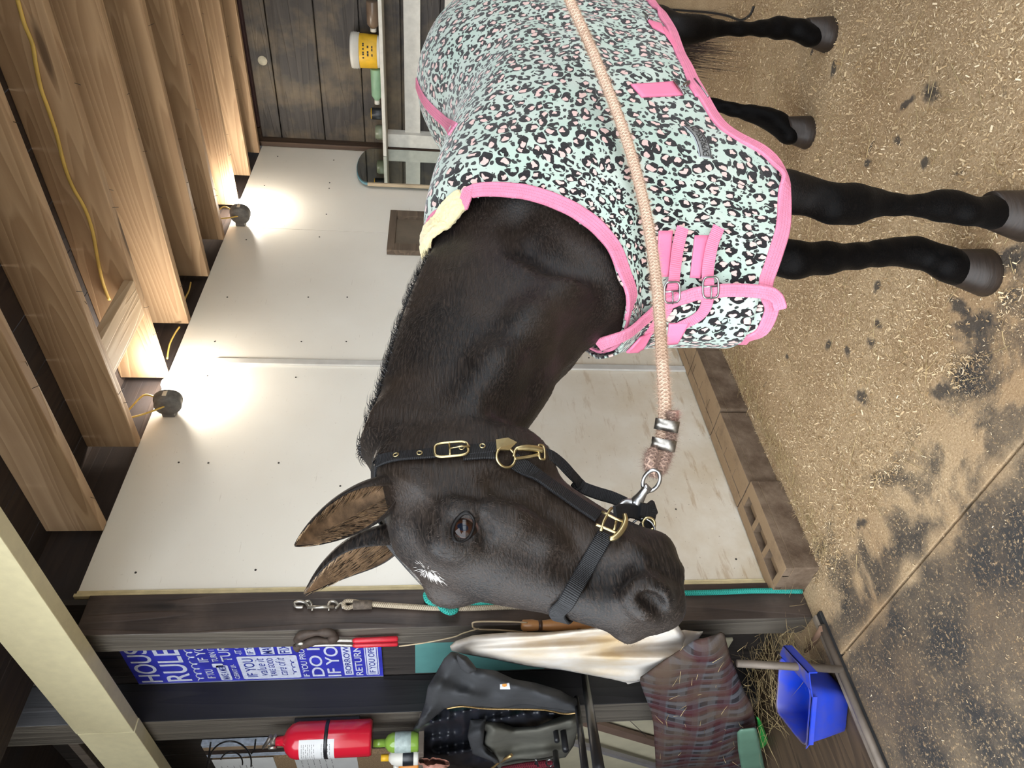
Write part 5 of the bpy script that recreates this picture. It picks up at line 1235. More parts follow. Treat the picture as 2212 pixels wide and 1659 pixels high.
add_box(bm, (1.325, 2.272, -.05), (1.345, 2.40, 3.02)); add_box(bm, (1.325, 2.403, -.05), (1.345, 2.60, 3.02)); add_box(bm, (1.325, 2.603, -.05), (1.345, 2.80, 3.02)); y = 2.803
while y < 5.2: add_box(bm, (1.325, y, -.05), (1.345, y+.197, 3.02)); y += .2
struct(obj('wall_left', bm, M_tack))
struct(obj('ceiling.001', box((-.6, 2.42, 3.0), (1.40, 5.2, 3.03)), M_deck))
# sign
XS = 1.3195; SY = 2.848; SZ1 = 2.490; SZ0 = 1.552; SW = .350
def sgn(s, z, lift=.0): return Vector((XS - .004 - lift, SY - s, z))
M_blue = flat_mat('blue enamel', (.035, .040, .42), .35, var=.25, scale=14); M_swh = flat_mat('distressed white enamel', (.60, .63, .76), .5, var=.14, scale=60)
sign = thing('sign', 'blue and white metal HOUSE RULES sign hanging on the wall behind the dark post', 'sign', (XS, SY - SW/2, 2.0))
child(obj('plate', box((XS-.003, SY-SW, SZ0), (XS+.002, SY, SZ1), .0008), M_blue), sign)
child(obj('edge', box((XS-.005, SY+.0005, SZ0), (XS+.003, SY+.004, SZ1)), flat_mat('bare metal edge', (.6, .62, .66), .3, .8)), sign)
_si = [0]
def st(txt, s0, s1, z0, z1, mat=None, bold=True, lift=.0006, italic=0):
    _si[0] += 1; return map_text(txt, lambda u, v: sgn(s0 + (s1-s0)*u + italic*v, z0 + (z1-z0)*v, lift), mat or M_swh, 'lettering', sign, bold)
def sp(s0, s1, z0, z1, mat=None, lift=.0003, r=.008):
    pts = []
    for cx, cz, a0 in ((s1-r, z1-r, 0), (s0+r, z1-r, 90), (s0+r, z0+r, 180), (s1-r, z0+r, 270)):
        for k in range(5): a = math.radians(a0 + 22.5*k); pts.append(sgn(cx + r*math.cos(a), cz + r*math.sin(a), lift))
    bm = bmesh.new(); vs = [bm.verts.new(p) for p in pts]; f = bm.faces.new(vs); bm.normal_update()
    if f.normal.x > 0: bmesh.ops.reverse_faces(bm, faces=[f])
    return child(obj('panel', bm, mat or M_swh), sign)
M_sblue = flat_mat('blue ink', (.03, .045, .30), .5)
st('HOUSE', .012, .338, 2.395, 2.473); st('RULES', .014, .330, 2.285, 2.378)
def swirl(s0, s1, z, amp, parent=sign, mat=None, n=4, r=.0022, lift=.001):
    pts = []
    for k in range(n*14+1):
        t = k/(n*14); a = t*n*2*math.pi; pts.append(sgn(s0 + (s1-s0)*t + .010*math.sin(a*1.0), z + amp*math.cos(a), lift))
    return child(obj('scroll', tube(pts, r, seg=5), mat or M_swh), parent)
swirl(.014, .175, 2.252, .012); swirl(.19, .34, 2.252, .012)
st('IF YOU', .030, .105, 2.195, 2.225); st('IF YOU', .165, .335, 2.195, 2.232)
sp(.010, .135, 2.135, 2.178); st('MAKE A MESS', .016, .130, 2.143, 2.170, M_sblue, lift=.001); sp(.118, .150, 2.150, 2.190, r=.006)
st('TURN IT ON', .165, .335, 2.160, 2.183); st('-CLEAN IT UP-', .015, .140, 2.105, 2.124); st('TURN', .165, .33, 2.108, 2.148)
sp(.012, .200, 1.872, 2.092); st('IF YOU', .030, .185, 2.035, 2.075, M_sblue, lift=.001); st('value it', .035, .180, 1.995, 2.030, M_sblue, False, .001, .008); st('TAKE GOOD', .030, .182, 1.962, 1.985, M_sblue, lift=.001); st('care of it', .035, .180, 1.920, 1.955, M_sblue, False, .001, .008)
swirl(.045, .165, 1.892, .006, mat=M_sblue, n=3, r=.0014, lift=.0015)
st('-IT OFF-', .215, .335, 2.065, 2.090); sp(.210, .340, 2.018, 2.052, r=.004); st('IF YOU', .218, .330, 2.024, 2.046, M_sblue, lift=.001)
sp(.212, .340, 1.948, 1.998, r=.002); st('MAKE A', .218, .336, 1.955, 1.990, M_sblue, lift=.001); sp(.212, .340, 1.885, 1.935, r=.002); st('FIX IT', .218, .336, 1.892, 1.928, M_sblue, lift=.001)
st('IF YOU PROMISE', .014, .336, 1.838, 1.862); st('DO IT', .018, .330, 1.780, 1.828)
st('IF YOU', .014, .336, 1.716, 1.768); sp(.020, .330, 1.668, 1.703, r=.002); st('BORROW IT', .034, .318, 1.674, 1.697, M_sblue, lift=.001); st('RETURN IT', .016, .336, 1.630, 1.658)
sp(.014, .336, 1.566, 1.618); sp(.018, .332, 1.570, 1.614, M_blue, .0006, .006); sp(.021, .329, 1.573, 1.611, M_swh, .0009, .005); st('IF YOU OPEN IT', .030, .320, 1.580, 1.604, M_sblue, lift=.0014)
# teal board lower on the same wall
z1_ = on(897, 1420, 0, 1.315)[2]; ya = on(900, 1449, 0, 1.315)[1]
tag(obj('teal_board', box((1.305, 2.45, .90), (1.3195, ya, z1_), .002), flat_mat('teal paint', (.10, .27, .25), .5, var=.1, scale=8)), 'teal painted board on the wall behind the white towel', 'board')
# sill, tack floor
M_tfl = wood_mat('stained brown floor', (.105, .065, .035), (.035, .022, .014), 'X', 6, .7, 1.0, .4)
struct(obj('floor.001', box((-1.4, 2.21, -.055), (1.344, 5.2, -.022), 0), M_tfl))
struct(obj('trim_11', box((-1.4, 2.180, -.05), (1.19, 2.205, .012), .003), flat_mat('black rubber edge', (.014, .014, .015), .6, var=.3, bump=.4)))
struct(obj('trim_12', box((-1.4, 2.206, -.05), (1.19, 2.232, .018), .005), flat_mat('dusty grey rail', (.20, .16, .12), .8, var=.25, scale=20, bump=.4)))
hay(420, lambda n: np.stack([RNG.uniform(1.03, 1.31, n), RNG.uniform(2.28, 3.0, n), RNG.uniform(-.02, .10, n)], 1), (.05, .20), 'hay', 'loose hay heaped behind the blue bin at the foot of the wall', 'hay', M_hay, r=.0012, flat=.35)

# ---------------------------------------------------------------- cloth pieces cut from traced outlines, hung at their own depth
def inside(p, poly):
    x, y = p; c = False; n = len(poly)
    for i in range(n):
        x1, y1 = poly[i]; x2, y2 = poly[i-1]
        if (y1 > y) != (y2 > y) and x < (x2-x1)*(y-y1)/(y2-y1)+x1: c = not c
    return c
def near_edge(p, poly):
    b = None; n = len(poly); p = np.array(p, float)
    for i in range(n):
        a = np.array(poly[i-1], float); d = np.array(poly[i], float) - a; t = np.clip(((p-a) @ d)/(d @ d + 1e-9), 0, 1); q = a + d*t; L = np.linalg.norm(p-q)
        if b is None or L < b[0]: b = (L, q)
    return b
def cloth(name, poly, X, mat, parent, bulge=.03, folds=None, step=4, thick=.006, edge=18, smooth_it=True):
    poly = [tuple(p) for p in poly]; xs = [p[0] for p in poly]; ys = [p[1] for p in poly]; nx = int((max(xs)-min(xs))/step)+2; ny = int((max(ys)-min(ys))/step)+2
    bm = bmesh.new(); V_ = {}
    def vert(i, j):
        if (i, j) not in V_: V_[(i, j)] = bm.verts.new((min(xs) + (i-.5)*step, min(ys) + (j-.5)*step, 0))
        return V_[(i, j)]
    for i in range(nx):
        for j in range(ny):
            if inside((min(xs) + i*step, min(ys) + j*step), poly): bm.faces.new((vert(i, j), vert(i+1, j), vert(i+1, j+1), vert(i, j+1)))
    ev = [v for v in bm.verts if v.is_boundary]
    for v in ev: L, q = near_edge((v.co.x, v.co.y), poly); v.co.x, v.co.y = q
    for v in bm.verts:
        px, py = v.co.x, v.co.y; L, _ = near_edge((px, py), poly); d = math.sin(min(L/edge, 1)*math.pi/2)*bulge + (folds(px, py) if folds else 0)
        v.co = Vector(on(px, py, 0, X - d))
    bm.normal_update()
    if sum(f.normal.x for f in bm.faces) > 0: bmesh.ops.reverse_faces(bm, faces=bm.faces)
    o = obj(name, bm, mat, smooth=smooth_it); m = o.modifiers.new('s', 'SOLIDIFY'); m.thickness = thick; m.offset = -1
    return child(o, parent) if parent else o
# towel
def towel_mat():
    k = NT('stained cream cotton', .9, 0, .15); v = k.coord(); n = k.noise(v, 5, 4); c = k.mix(k.ramp(n, [(.40, 0.), (.68, 1.)]), (.62, .57, .51), (.50, .38, .23)); k.col(c); k.bump(k.noise(v, 300, 2), .25, .002); k.b.inputs['Sheen Weight'].default_value = .2; return k.m
M_towel = towel_mat(); towel = thing('towel', 'stained cream cotton towel hanging from a peg below the muzzle', 'towel', (1.12, 2.26, 1.30))
TW = [(971,1396),(985,1384),(1023,1372),(1099,1366),(1178,1366),(1294,1356),(1360,1340),(1440,1335),(1461,1344),(1480,1375),(1496,1413),(1468,1420),(1450,1432),(1456,1457),(1400,1463),(1381,1471),(1354,1475),(1320,1467),(1218,1448),(1139,1439),(1071,1425),(1003,1413),(976,1406)]
def tfold(x, y):
    t = (x - 970)/500; c0 = 1400 + t*5; s = (y - c0)/(20 + 60*t); return .030*t*math.sin(s*5.2 + .8*math.sin(t*4)) + .016*t*math.sin(s*11 + t*6) + .02*math.sin(t*3.1)
cloth('cloth', TW, 1.125, M_towel, towel, .035, tfold, 3.5, .004, 14)
cloth('inner_fold', [(1440,1366),(1477,1361),(1519,1365),(1494,1402),(1470,1415)], 1.155, M_towel, towel, .01, lambda x, y: .01*math.sin(x*.12), 4, .004, 12)
cloth('inner_fold', [(1330,1452),(1400,1446),(1452,1440),(1462,1456),(1400,1468),(1356,1478)], 1.14, M_towel, towel, .012, lambda x, y: .012*math.sin(x*.09), 4, .004, 12)
# jacket
M_jgrey = flat_mat('charcoal canvas', (.030, .031, .034), .85, var=.15, scale=30, bump=.3, bscale=400, bdist=.001); M_jol = flat_mat('olive grey canvas', (.085, .082, .066), .85, var=.2, scale=10, bump=.3, bscale=300, bdist=.001)
M_jlin = flat_mat('black quilted lining', (.012, .013, .018), .35, var=.3, scale=20)
jacket = thing('jacket', 'charcoal hooded work jacket with black quilted lining hanging open from a peg', 'jacket', (1.05, 2.6, 1.3))
LIN = [(1049,1505),(960,1520),(910,1545),(892,1575),(889,1595),(892,1618),(904,1634),(950,1650),(1079,1664),(1100,1600),(1180,1560),(1240,1535)]
def qf(x, y): return .012*math.sin((x+y)*.10)*math.sin((x-y*1.1)*.09) + .010*math.sin(x*.05 + y*.16) + .018*math.sin(y*.07)
cloth('lining', LIN, 1.12, M_jlin, jacket, .04, qf, 3.5, .008, 25)
OL = [(1016,1560),(1053,1551),(1072,1548),(1110,1570),(1160,1568),(1215,1545),(1247,1535),(1250,1570),(1240,1610),(1222,1636),(1150,1650),(1079,1662),(1060,1640),(1045,1610),(1050,1580)]
def of(x, y): return .020*math.sin(y*.10 + x*.012) + .012*math.sin(x*.055)
cloth('front_panel', OL, 1.075, M_jol, jacket, .035, of, 3.5, .006, 18)['label'] = 'olive grey panel'
OC = [(1016,1555),(1050,1552),(1046,1580),(1044,1608),(1056,1620),(1075,1636),(1079,1650),(1050,1640),(1020,1628),(1010,1590)]
cloth('front_flap', OC, 1.045, M_jgrey, jacket, .022, of, 3.5, .006, 12)
GR = [(975,1407),(990,1410),(1009,1418),(1029,1443),(1069,1448),(1111,1467),(1158,1475),(1210,1491),(1230,1503),(1246,1509),(1248,1525),(1247,1538),(1218,1541),(1178,1533),(1119,1531),(1049,1530),(999,1525),(960,1531),(925,1560),(900,1578),(906,1553),(918,1519),(924,1483),(940,1457),(959,1423)]
def gf(x, y): t = (x - 900)/350; return .022*math.sin(y*.075 - x*.03)*(1-t*.5) + .010*math.sin(x*.07 + y*.05)
cloth('front_panel', GR, 1.06, M_jgrey, jacket, .055, gf, 3.5, .007, 28)
HD = [(985,1412),(1009,1418),(1024,1436),(1030,1448),(1012,1456),(996,1446),(988,1430)]
cloth('hood', HD, .995, M_jgrey, jacket, .03, None, 3, .006, 14)
zp = [(1244,1540),(1218,1542),(1178,1534),(1119,1532),(1049,1531),(999,1526),(965,1531)]
M_zip = flat_mat('brass zip', (.45, .30, .13), .4, .8, var=.4, scale=300)
P = smooth_path([Vector(on(x, y, 0, 1.035)) for x, y in zp], 6); child(obj('zipper', tube(P, .0032, seg=6), M_zip, smooth=True), jacket)
P = smooth_path([Vector(on(x, y, 0, 1.03)) for x, y in [(1052,1668),(1062,1660),(1072,1652),(1080,1645),(1084,1640)]], 6); child(obj('zipper', tube(P, .0045, seg=6), M_zip, smooth=True), jacket)
a_, b_ = Vector(on(1082,1645,0,1.025)), Vector(on(1105,1631,0,1.02)); child(obj('zip_pull', tube([a_, b_], [.006, .008], seg=4), M_zip), jacket)
c = [(1080,1478),(1100,1475),(1102,1487),(1080,1487)]; cpx = [Vector(on(x, y, 0, .992)) for x, y in c]
bm = add_prism(bmesh.new(), cpx, (-.003, 0, 0)); ml = child(obj('label_patch', bm, flat_mat('white woven label', (.6, .6, .62), .7)), jacket)
c = [Vector(on(x, y, 0, .988)) for x, y in [(1085,1477.5),(1094,1476.5),(1095,1481),(1090,1483.5),(1085,1482)]]; o = obj('emblem', add_prism(bmesh.new(), c, (-.001, 0, 0)), flat_mat('orange thread', (.60, .26, .05), .7)); o.parent = ml
# hand gripping the jacket edge
M_skin = flat_mat('skin', (.42, .20, .15), .5, var=.18, scale=60, bump=.2, bscale=200); M_skin.node_tree.nodes['Principled BSDF'].inputs['Subsurface Weight'].default_value = .1
hand = obj('person', bpy.data.meshes.new('tmp'), None)
D_ = lambda x, y, X=1.0: np.array(on(x, y, 0, X))
fing = [[(908,1646),(912,1638),(921,1640),(925,1652)], [(921,1652),(921,1634),(931,1631),(936,1648)], [(936,1650),(934,1631),(943,1628),(949,1645)], [(948,1652),(946,1634),(954,1633),(960,1647)], [(958,1656),(957,1641),(963,1641),(968,1652)]]
bpy.data.objects.remove(hand); PZ = -.022; pw = D_(950, 1668, 1.0); px_, py_ = .72, 3.72
def seg(o_, *pts, k=.03): o_.chain([tuple(p) for p in pts], k=k)
el = (.80, 3.42, 1.08, .042)
hf2 = Field(np.arange(.40, 1.12, .006), np.arange(2.90, 4.10, .006), np.arange(.95, 1.86, .006))
for q, r_ in zip(fing, (.0095, .0105, .0105, .0100, .0088)):
    X_ = [1.02, .99, .985, 1.0]; hf2.chain([(*D_(x, y, xx), rr) for (x, y), xx, rr in zip(q, X_, (r_*1.1, r_, r_*.95, r_*.9))], k=.006)
hf2.chain([(*D_(930, 1662, 1.0), .026), (*D_(948, 1666, 1.0), .028), (*D_(958, 1690, .99), .027), (.93, 3.20, 1.20, .030), el], k=.02)
hf2.ell((px_, py_, 1.66), (.082, .095, .115), k=.03); hf2.ell((px_+.02, py_-.07, 1.625), (.052, .045, .06), k=.03); hf2.ell((px_+.01, py_-.112, 1.645), (.012, .016, .022), k=.012); hf2.cone((px_, py_, 1.58), (px_, py_+.01, 1.44), .055, .062, k=.03)
for s_ in (-1, 1): hf2.ell((px_+s_*.082, py_+.005, 1.65), (.010, .022, .032), k=.01)
person = thing('person', 'person in a dark jacket whose hand grips the hanging jacket at the picture edge', 'person', (px_, py_, PZ))
child(obj('body', hf2.mesh('body', 1), M_skin), person)
cf = Field(np.arange(.36, 1.06, .009), np.arange(3.10, 4.05, .009), np.arange(.78, 1.58, .009))
cf.ell((px_, py_, 1.18), (.21, .135, .34), k=.05); cf.cone((px_-.17, py_, 1.40), (px_+.17, py_, 1.40), .075, .075, k=.06); cf.cone((px_, py_, .95), (px_, py_, .86), .165, .16, k=.05)
cf.chain([(px_+.19, py_-.02, 1.38, .070), (.86, 3.52, 1.12, .062), (.80, 3.42, 1.08, .060), (.905, 3.24, 1.175, .044)], k=.03); cf.chain([(px_-.19, py_, 1.38, .070), (px_-.24, py_, 1.10, .055), (px_-.22, py_-.08, .88, .045)], k=.03)
child(obj('coat', cf.mesh('coat', 1), M_jgrey), person)
lf = Field(np.arange(.45, 1.0, .010), np.arange(3.45, 4.0, .010), np.arange(-.03, 1.0, .010))
for s_ in (-1, 1): lf.chain([(px_+s_*.09, py_, .88, .105), (px_+s_*.10, py_-.01, .50, .070), (px_+s_*.10, py_+.01, .08, .055)], k=.03)
child(obj('trousers', lf.mesh('trousers', 1), flat_mat('blue denim', (.035, .05, .09), .9, var=.2)), person)
sf = Field(np.arange(.45, 1.0, .008), np.arange(3.45, 4.0, .008), np.arange(-.03, .2, .008))
for s_ in (-1, 1): sf.chain([(px_+s_*.10, py_+.03, .032, .045), (px_+s_*.11, py_-.13, .022, .040)], k=.03); sf.cone((px_+s_*.10, py_+.01, .04), (px_+s_*.10, py_+.01, .12), .055, .062, k=.03)
child(obj('boots', sf.mesh('boots', 1), flat_mat('boot leather', (.05, .034, .024), .6, var=.2)), person)
rf_ = Field(np.arange(.58, .86, .006), np.arange(3.58, 3.88, .006), np.arange(1.50, 1.84, .006)); rf_.ell((px_, py_+.022, 1.69), (.094, .098, .112), k=.02)
child(obj('hair', rf_.mesh('hair', 1), M_hairb), person)
# plaid horse rug
def plaid_mat():
    k = NT('dusty plaid', .95, 0, .1); tc = k.n('ShaderNodeTexCoord'); mp = k.n('ShaderNodeMapping'); mp.inputs['Rotation'].default_value = (math.radians(12), 0, 0); k.l(tc.outputs['Object'], mp.inputs[0]); sp = k.n('ShaderNodeSeparateXYZ'); k.l(mp.outputs[0], sp.inputs[0])
    def st_(o, f, lo, hi): return k.ramp(k.math('MULTIPLY_ADD', k.math('SINE', k.math('MULTIPLY', o, f)), .5, .5), [(lo, 0.), (hi, 1.)])
    a = st_(sp.outputs[1], 110, .45, .60); b = st_(sp.outputs[2], 110, .45, .60); a2 = st_(sp.outputs[1], 55, .6, .75); b2 = st_(sp.outputs[2], 55, .6, .75)
    c = k.mix(a, (.022, .020, .023), (.075, .075, .085)); c = k.mix(k.math('MULTIPLY', b, .5), c, (.085, .085, .092)); c = k.mix(k.math('MULTIPLY', a2, .6), c, (.060, .012, .014)); c = k.mix(k.math('MULTIPLY', b2, .5), c, (.055, .014, .016))
    n = k.noise(tc.outputs['Object'], 6, 5, .6); c = k.mix(k.ramp(n, [(.42, 0.), (.66, .85)]), c, (.085, .060, .042)); k.col(c); k.bump(k.noise(tc.outputs['Object'], 150, 3), .4, .003); return k.m
RG = [(1381,1469),(1420,1440),(1460,1410),(1496,1385),(1561,1367),(1565,1369),(1578,1421),(1590,1448),(1603,1482),(1626,1526),(1634,1573),(1653,1664),(1417,1664),(1415,1625),(1411,1561),(1404,1532),(1388,1490)]
def rf(x, y): return .010*math.sin(y*.035 + x*.01) + .006*math.sin((x*.8 - y*.55)*.06) + .006*math.sin(x*.03)
rug = cloth('horse_rug', RG, 1.04, plaid_mat(), None, .022, rf, 5, .010, 40)
tag(rug, 'dusty grey and maroon plaid horse rug hanging above the blue bin', 'rug')
hay(34, lambda n: np.array([on(RNG.uniform(1420, 1620), RNG.uniform(1400, 1655), 0, .955 + RNG.uniform(0, .02)) for _ in range(n)]), (.015, .05), 'hay_stalks', 'hay stalks clinging to the plaid horse rug', 'hay', M_hay, r=.0009, flat=.8)
tag(cloth('plastic_panel', [(1592,1582),(1600,1576),(1634,1573),(1640,1600),(1653,1664),(1602,1664),(1594,1620)], .965, flat_mat('dull green plastic', (.085, .165, .115), .5, var=.12, scale=10), None, .006, None, 4, .006, 8), 'dull green rounded plastic panel at the lower corner of the plaid rug', 'panel')
tag(cloth('green_crate', [(1634,1545),(1645,1560),(1660,1600),(1695,1664),(1655,1664),(1640,1610)], 1.05, flat_mat('bright green plastic', (.02, .30, .05), .4, var=.1), None, .01, None, 4, .006, 8), 'bright green plastic edge showing between the rug and the blue bin', 'crate')
# blue bin
def bin_mat():
    k = NT('blue plastic', .42, 0, .45); v = k.coord(); n = k.noise(v, 9, 5, .6); geo = k.n('ShaderNodeNewGeometry'); sp = k.n('ShaderNodeSeparateXYZ'); k.l(geo.outputs['Normal'], sp.inputs[0])
    f = k.math('MULTIPLY', k.ramp(n, [(.42, 0.), (.62, 1.)]), k.ramp(sp.outputs[2], [(.0, .25), (.6, .9)])); k.col(k.mix(f, (.008, .045, .50), (.13, .10, .09))); return k.m
M_bin = bin_mat()
def quad_ring(c, z, inset=0.0, rnd=.16, n=8):
    c = [np.array((*p, z), float) for p in c]; ctr = sum(c)/4; c = [p + (ctr - p)/np.linalg.norm(ctr - p)*inset for p in c]; out = []
    for i in range(4):
        p, a, b = c[i], c[i-1], c[(i+1) % 4]; p0 = p + (a - p)*rnd; p1 = p + (b - p)*rnd
        for k in range(n+1): t = k/n; out.append((1-t)**2*p0 + 2*t*(1-t)*p + t*t*p1)
    return out
RIM = [(1.075, 2.262), (.905, 2.148), (.785, 2.312), (.955, 2.43)]; BAS = [(1.045, 2.325), (.925, 2.245), (.842, 2.362), (.962, 2.442)]
bin_ = thing('feed_bin', 'bright blue plastic feed bin standing open among the hay', 'bin', (.93, 2.3, 0))
bm = bmesh.new(); rings = []
mid = lambda t: [tuple(np.array(a)*(1-t) + np.array(b)*t) for a, b in zip(RIM, BAS)]
for c, z, ins in ((BAS, -.018, .012), (BAS, -.010, 0), (mid(.5), .075, 0), (RIM, .165, 0), (RIM, .170, .002), (RIM, .165, .006), (mid(.5), .075, .006), (BAS, -.004, .006)): rings.append([bm.verts.new(p) for p in quad_ring(c, z, ins)])
for A, B in zip(rings[:-1], rings[1:]):
    for k in range(len(A)): bm.faces.new((A[k], A[(k+1) % len(A)], B[(k+1) % len(A)], B[k])).smooth = True
bm.faces.new(rings[0][::-1]); bm.faces.new(rings[-1]); child(obj('body', bm, M_bin), bin_)
def lip(a, b, w, drop):
    a, b = np.array((*a, .170)), np.array((*b, .170)); d = (b - a)/np.linalg.norm(b - a); o_ = np.cross(d, (0, 0, 1)); ctr = np.array((.93, 2.29, .17))
    if np.dot(o_, (a+b)/2 - ctr) < 0: o_ = -o_
    bm = add_prism(bmesh.new(), [a, b, b + o_*w - d*.02, a + o_*w + d*.02], (0, 0, -.004)); add_prism(bm, [a + o_*w + d*.02, b + o_*w - d*.02, b + o_*w - d*.02 + np.array((0, 0, -drop)), a + o_*w + d*.02 + np.array((0, 0, -drop))], tuple(-o_*.004)); return bm
child(obj('rim_lip', lip(RIM[0], RIM[1], .045, .03), M_bin), bin_); child(obj('rim_lip', lip(RIM[1], RIM[2], .012, .018), M_bin), bin_)
# rack of pipes in front of the tack wall
M_pipe = flat_mat('dusty steel pipe', (.15, .12, .095), .6, .3, var=.25, scale=15); M_blk = flat_mat('black painted steel', (.015, .015, .017), .35, .2, var=.2)
st_r = thing('steel_rack', 'dusty steel pipe rack standing in front of the blue bin', 'rack', (.9, 2.25, 0))
pb = Vector(on(1818, 1446, 2, .02)); pt_ = Vector(on(1592, 1433, 1, pb.y)); child(obj('upright', tube([pb, pt_], .0125, seg=14), M_pipe, smooth=True), st_r)
a_ = Vector(on(1775, 1352, 2, .02)); b_ = Vector(on(1905, 1659, 2, .02)); child(obj('foot_rail', tube([a_, a_.lerp(b_, 1.4)], .0125, seg=14), M_pipe, smooth=True), st_r)
child(obj('brace', tube([Vector(on(1775,1358,2,.03)), Vector(on(1735,1420,1,2.45))], .010, seg=12), flat_mat('brown stick', (.16,.09,.055), .8)), st_r)
sd_ = thing('saddle_rack', 'black steel saddle rack arms sticking out below the jacket', 'rack', (1.0, 2.3, .8))
def arm(pxa, Xa, pxb, Xb, r, mat=M_blk):
    return child(obj('arm', tube([Vector(on(*pxa, 0, Xa)), Vector(on(*pxb, 0, Xb))], r, seg=12), mat, smooth=True), sd_)
arm((1262,1455), 1.30, (1294,1665), .55, .014); arm((1245,1508), 1.15, (1264,1665), .60, .010)
arm((1196,1545), 1.12, (1203,1600), .98, .010); arm((1212,1545), 1.12, (1222,1620), .95, .012); arm((1200,1625), 1.0, (1204,1665), .9, .011)
wb = [Vector(on(x, y, 0, 1.29)) for x, y in [(1270,1492),(1330,1530),(1385,1580),(1416,1612)]]; tag(obj('wire', tube([Vector(q) for q in smooth_path(wb, 6)], .0016, seg=6), M_blk), 'thin black wire sagging across the wall beside the plaid rug', 'wire')
# lower wall: cream sheet, braces, posts
M_cream = flat_mat('cream board', (.52, .47, .33), .6, var=.12, scale=6)
z_a = on(1238, 1550, 0, 1.31)[2]
struct(obj('trim_13', box((1.312, 2.62, .15), (1.324, 5.0, z_a), .002), M_cream))
def plank(a, b, w, t_, mat, name, label, cat, X=1.30):
    a, b = Vector(on(*a, 0, X)), Vector(on(*b, 0, X)); d = (b - a).normalized(); s = d.cross(Vector((1, 0, 0))).normalized()
    o = obj(name, add_prism(bmesh.new(), [a + s*w/2, b + s*w/2, b - s*w/2, a - s*w/2], (-t_, 0, 0)), mat); return tag(o, label, cat)
M_gpl = wood_mat('grey brown board', (.14, .11, .085), (.06, .045, .035), 'Z', 6, .8, 1.0, .4)
struct(obj('trim_14', box((1.285, on(1330, 1503, 0, 1.285)[1], .1), (1.311, on(1330, 1520, 0, 1.285)[1], 1.0), .003), M_gpl)); struct(obj('trim_15', box((1.283, on(1330, 1524, 0, 1.283)[1], .1), (1.311, on(1330, 1539, 0, 1.283)[1], 1.0), .003), M_gpl))
plank((1235,1545), (1430,1603), .055, .02, flat_mat('brown painted board', (.15, .095, .07), .6, var=.15), 'wall_brace', 'brown diagonal board across the cream wall beside the rug', 'board')
plank((1230,1597), (1430,1655), .028, .02, flat_mat('grey metal bar', (.28, .26, .26), .5, .3, var=.1), 'metal_bar', 'grey diagonal metal bar below the brown board', 'bar', 1.285)
tag(obj('wall_ledge', box((1.20, 2.42, .93), (1.30, 2.56, 1.0), .004), M_gpl), 'small grey wooden ledge behind the towel and jacket', 'ledge')
# ropes on the post
YP = 2.236
clr = thing('cotton_lead', 'cream lead rope with a double ended snap hanging on the dark post', 'rope', (1.27, YP, 1.7)); PX = lambda x, y, Y=YP: Vector(on(x, y, 1, Y))
M_crope = rope_mat('cream braided rope', (.50, .42, .31), (.30, .24, .17), (.12, .09, .07))
rope_tube(smooth_path([PX(800,1305), PX(850,1308), PX(930,1313), PX(1010,1314), PX(1100,1311), PX(1180,1312), PX(1250,1318), PX(1400,1316)], 6), .0092, M_crope, 'cord', clr)
rope_tube(smooth_path([PX(770,1306), PX(752,1313), PX(742,1308), PX(747,1299), PX(765,1299), PX(780,1303)], 5), .0075, M_crope, 'loop', clr)
child(obj('whipping', tube([PX(763,1307), PX(804,1306)], .0155, seg=16), flat_mat('dirty cord whipping', (.11, .085, .065), .9, var=.4, scale=80, bump=.6, bscale=150), smooth=True), clr)
M_ni = flat_mat('dull nickel', (.42, .39, .34), .35, .9, var=.25, scale=60)
bm = bmesh.new(); add_tube(bm, smooth_path([PX(655,1311), PX(641,1311), PX(636,1304), PX(646,1299), PX(660,1302), PX(668,1311)], 5), .0055, seg=8); add_tube(bm, [PX(664,1312), PX(722,1311)], .0058, seg=10)
add_tube(bm, smooth_path([PX(660,1300), PX(668,1299), PX(674,1308)], 4), .005, seg=8); add_tube(bm, smooth_path([PX(708,1310), PX(714,1300), PX(724,1300), PX(731,1308), PX(724,1314)], 5), .0052, seg=8); add_tube(bm, smooth_path([PX(728,1312), PX(737,1303), PX(746,1307), PX(739,1314)], 5), .004, seg=8)
for x in (674, 710): add_tube(bm, [PX(x,1312), PX(x+1,1319)], .004, seg=7)
child(obj('double_snap', bm, M_ni, smooth=True), clr)
tealr = thing('teal_rope', 'teal nylon rope knotted near the top and hanging down the dark post', 'rope', (1.28, YP, 1.3)); M_teal = rope_mat('teal nylon', (.05, .40, .33), (.02, .22, .19), (.05, .34, .28))
rope_tube(smooth_path([PX(1732,1277), PX(1640,1276), PX(1560,1279), PX(1490,1281), PX(1400,1283), PX(1200,1292), PX(1080,1302), PX(1000,1303), PX(960,1299), PX(938,1290)], 6), .0098, M_teal, 'cord', tealr)
rope_tube(smooth_path([PX(945,1303,2.222), PX(926,1298,2.22), PX(921,1284,2.22), PX(932,1277,2.22), PX(944,1284,2.215), PX(948,1300,2.21), PX(956,1314,2.21), PX(972,1322,2.212), PX(984,1316,2.215), PX(978,1303,2.22), PX(962,1300,2.222)], 6), .0115, M_teal, 'knot', tealr)
